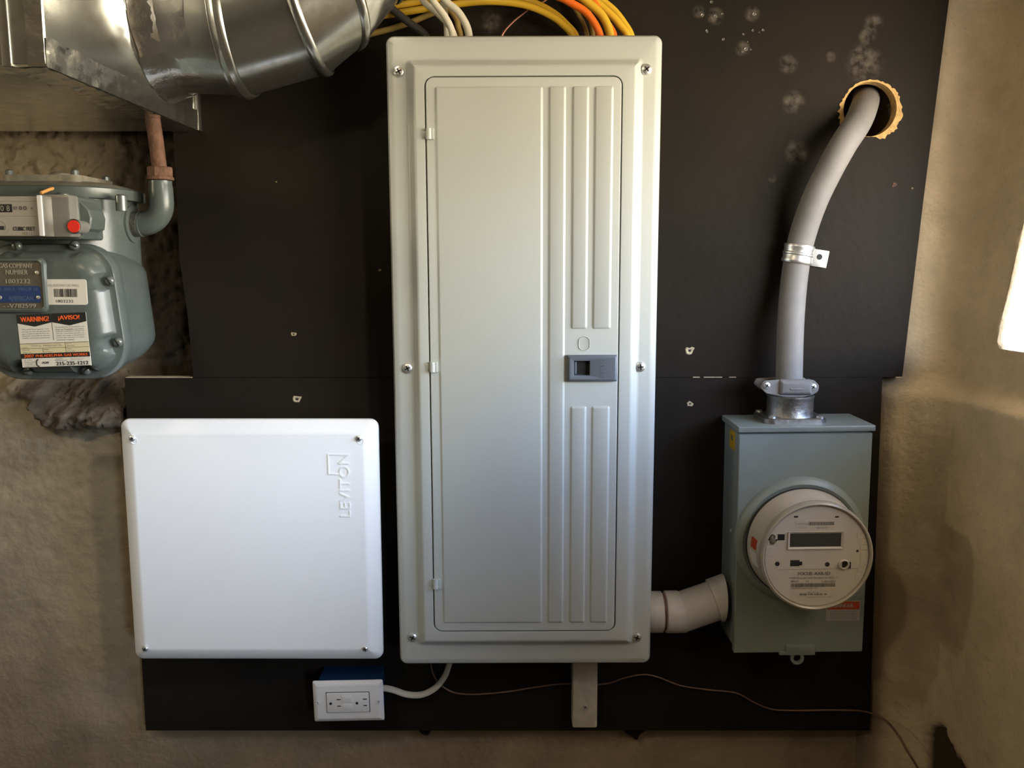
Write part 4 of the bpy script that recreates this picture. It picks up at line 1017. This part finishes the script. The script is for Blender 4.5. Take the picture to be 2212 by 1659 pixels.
mb = MB(); mb.slab(gr_(97, 112, 474, 488, -.27), .0015, -.267, -.272, .001); mb.build('index_bracket', M['gasbolt'], t)
mb = MB(); x, z = gl(159, 489, -.292); mb.lathe([(.0080, -.026), (.0092, -.004), (.0092, 0)], (x, -.2920, z), (0, -1, 0), 24, 1, False, False); mb.lathe([(.0078, 0), (.0074, .0010)], (x, -.2915, z), (0, -1, 0), 24, 0); mb.build('seal', [M['red'], M['clear']], t, 'round red seal')
mb = MB(); a, b = at(88, 417, -.24), at(128, 404, -.215); mb.tube([a, a.lerp(b, .5) + Vector((0, 0, .001)), b], .0022, 8); mb.build('seal_wire', M['sealwire'], t, 'short orange wire')
# nameplate, labels
YN = -.2690
mb = MB(); P = gr_(-62, 93, 559, 674, YN - .003)
mb.plate(P, .008, [(-.002, YN + .001), (0, YN - .0035), (.0025, YN - .0045), (.0040, YN - .0030), (.0045, YN - .0020)], 0, False, True, 5); mb.build('nameplate_frame', M['gas'], t)
YM = YN - .0022
mb = MB(); mb.slab(gr_(-58, 88.5, 564, 669.5, YM), .006, YM + .001, YM - .0003, .0002, 0); mb.slab(gr_(-58, 87, 617.5, 653.5, YM), .003, YM, YM - .0008, .0002, 1)
gtext(mb, 'GAS COMPANY', -2, 70.5, 574, .0058, YM, 2, .006, .0004); gtext(mb, 'NUMBER', 13, 60, 588, .0058, YM, 2, .006, .0004); gtext(mb, '1803232', 13, 65.5, 607.5, .0056, YM, 2, .006, .0003)
gtext(mb, 'AL 200-2   MAOP 10', -6, 82, 624.5, .0042, YM - .0004, 3, .008); gtext(mb, '♥ AMERICAN' if False else 'AMERICAN', 19, 72, 644, .0054, YM - .0004, 3, .010); gtext(mb, 'METER COMPANY', 25, 62, 650.5, .0020, YM - .0004, 3)
gtext(mb, '••V782599' if False else '- -V782599', 7, 78, 660.5, .0054, YM, 2, .006, .0004)
for px, py in ((80.5, 589), (83.5, 642.5), (1, 642.5)): x, z = gl(px, py, YM); mb.lathe([(.0026, 0), (.0022, .0014), (.0008, .0018)], (x, YM - .0005, z), (0, -1, 0), 14, 2)
mb.build('nameplate', [M['brass'], M['blue'], M['silver'], M['bluetext']], t, 'metal nameplate with a blue band', smooth=0)
mb = MB(); YL = -.2694
lf, lw, lh = fit((95, 603.5), (186, 603), (189, 658), (98, 659), YL)
mb.fr = lf; mb.slab(rect(0, 0, lw, lh), .003, YL + .001, YL, .0001, 0)
LR = lambda px0, px1, py0, py1: lrect(lf, px0, px1, py0, py1, YL)
bars(mb, 117, 168, 624, 641.5, 1, 5, 22, YL - .0003, LR)
mb.text('PHILADELPHIA GAS WRKS', *lf.l(137, 616.5, YL), YL - .0003, w=.040, h=.0034, mat=2); mb.text('1803232', *lf.l(140, 650.5, YL), YL - .0003, w=.0225, h=.0036, mat=1)
mb.build('barcode_label', [M['paper'], M['black'], M['faintprint']], t, 'white label with a barcode', smooth=0)
wf, ww, wh = fit((34, 678), (183, 676), (199.5, 791.5), (50, 793), YL)
mb = MB(wf); mb.slab(rect(0, 0, ww, wh), .0004, YL + .001, YL, .0001, 0)
U = lambda u, v: (-ww / 2 + u * ww, wh / 2 - v * wh)       # u from the left edge, v down from the top
def ur(u0, u1, v0, v1, m, k=1): a, b = U(u0, v1), U(u1, v0); mb.add([(a[0], YL - .0002 * k, a[1]), (b[0], YL - .0002 * k, a[1]), (b[0], YL - .0002 * k, b[1]), (a[0], YL - .0002 * k, b[1])], [(0, 1, 2, 3)], m)
for u0, u1 in ((0, .492), (.500, 1)):
    q = [U(u0, 0), U(u1, 0), U(u1, .165), U((u0 + u1) / 2, .235), U(u0, .165)]
    mb.add([(x, YL - .0002, z) for x, z in q], [(0, 1, 2, 3, 4)], 1)
ur(.494, .500, 0, .50, 1); ur(0, 1, .545, .553, 1, 2); ur(0, 1, .553, .735, 3); ur(0, 1, .638, .643, 1, 2); ur(.655, .660, .553, .64, 1, 2); ur(.325, .330, .643, .735, 1, 2); ur(.655, .66, .643, .735, 1, 2); ur(0, 1, .735, .825, 1, 1); ur(0, 1, .990, 1, 1)
def ut(s, u0, u1, v, h, m, bold=0.0, k=2, skew=0): a, b = U(u0, v), U(u1, v); mb.text(s, (a[0] + b[0]) / 2, a[1], YL - .0002 * k - .0002, w=b[0] - a[0], h=h * wh, mat=m, bold=bold, skew=skew)
ut('WARNING!', .055, .460, .095, .092, 2, .012); ut('¡AVISO!', .60, .905, .095, .100, 2, .012)
for k, s_ in enumerate(('This is PGW property. Tam-', 'pering, or use of unmetered', 'gas, could result in fire, ex-', 'plosion, shutoff of service', 'and/or criminal prosecution.')): ut(s_, .055, .455, .285 + k * .040, .026, 4)
for k, s_ in enumerate(('Propiedad de la Compañía de', 'Gas de Filadelfia. La mani-', 'pulación indebida o el uso de', 'gas sin contador puede re-', 'sultar en fuego o explosión,', 'corte del servicio y enjui-', 'ciamiento criminal.')): ut(s_, .545, .955 if k < 6 else .80, .262 + k * .039, .025, 4)
ut('Location', .03, .12, .622, .016, 4); ut('719 S. Mildred St.', .16, .62, .590, .040, 5); ut('No. of', .675, .75, .572, .018, 4); ut('old meter', .675, .79, .612, .018, 4)
ut('Date set', .03, .14, .665, .018, 4); ut('order no.', .03, .16, .712, .018, 4); ut('Index', .345, .42, .665, .018, 4); ut('this meter', .345, .47, .712, .018, 4); ut('Index', .675, .75, .665, .018, 4); ut('old meter', .675, .79, .712, .018, 4)
ut('2007', .045, .190, .780, .055, 2, .010); ut('PHILADELPHIA GAS WORKS', .215, .965, .782, .046, 2, .02)
for k, s_ in enumerate(('IF YOU', 'SMELL GAS', 'SI USTED', 'HUELE GAS')): ut(s_, .045, .155 if k % 2 == 0 else .19, .855 + k * .038, .020, 4)
ut('GAS LEAKS', .49, .60, .850, .020, 4); ut('EMERGENCIES', .49, .665, .880, .020, 4); ut('ESCAPES DE GAS', .71, .92, .850, .018, 5); ut('EMERGENCIAS', .71, .89, .880, .018, 5)
ut('215-235-1212', .50, .965, .940, .068, 1, .02); ut('PGW', .30, .395, .915, .042, 1, .02, skew=.3)
pt = [U(u, v) for u, v in ((.245, .850), (.225, .862), (.216, .885), (.216, .945), (.228, .970), (.250, .978))]
mb.tube([(x, YL - .0004, z) for x, z in spline([Vector((p[0], p[1])) for p in pt], 5)], .0007, 6, mat=1)
mb.build('warning_sticker', [M['paper'], M['black'], M['orange'], M['yellowpaper'], M['greyprint'], M['faintprint']], t, 'white sticker with orange words on black bands', smooth=0)

# rusty pipe with its union nut above the meter's elbow
t = thing('gas_pipe', 'rusty iron gas pipe with a union nut above the gas meter elbow', 'pipe', (xe_, yb_, ztop))
zn = at(349, 388, yb_).z; zn2 = at(349, 362, yb_).z
mb = MB()
mb.lathe([(.0178, 0), (.0186, .0010), (.0186, .0035), (.0172, .0055)], (xe_, yb_, zn - .001), (0, 0, 1), 32, 0)
mb.lathe([(.0176, .005), (.0182, .007), (.0182, zn2 - zn), (.0170, zn2 - zn + .0015)], (xe_, yb_, zn - .001), (0, 0, 1), 8, 0); mb.build('union_nut', M['rust'], t, smooth=20)
mb = MB(); mb.tube([(xe_, yb_, zn2 - .004), (xe_ - .003, yb_, ZD - .03), (xe_ - .006, yb_, ZD - .0015)], .0102, 24); mb.build('pipe', M['rust'], t)
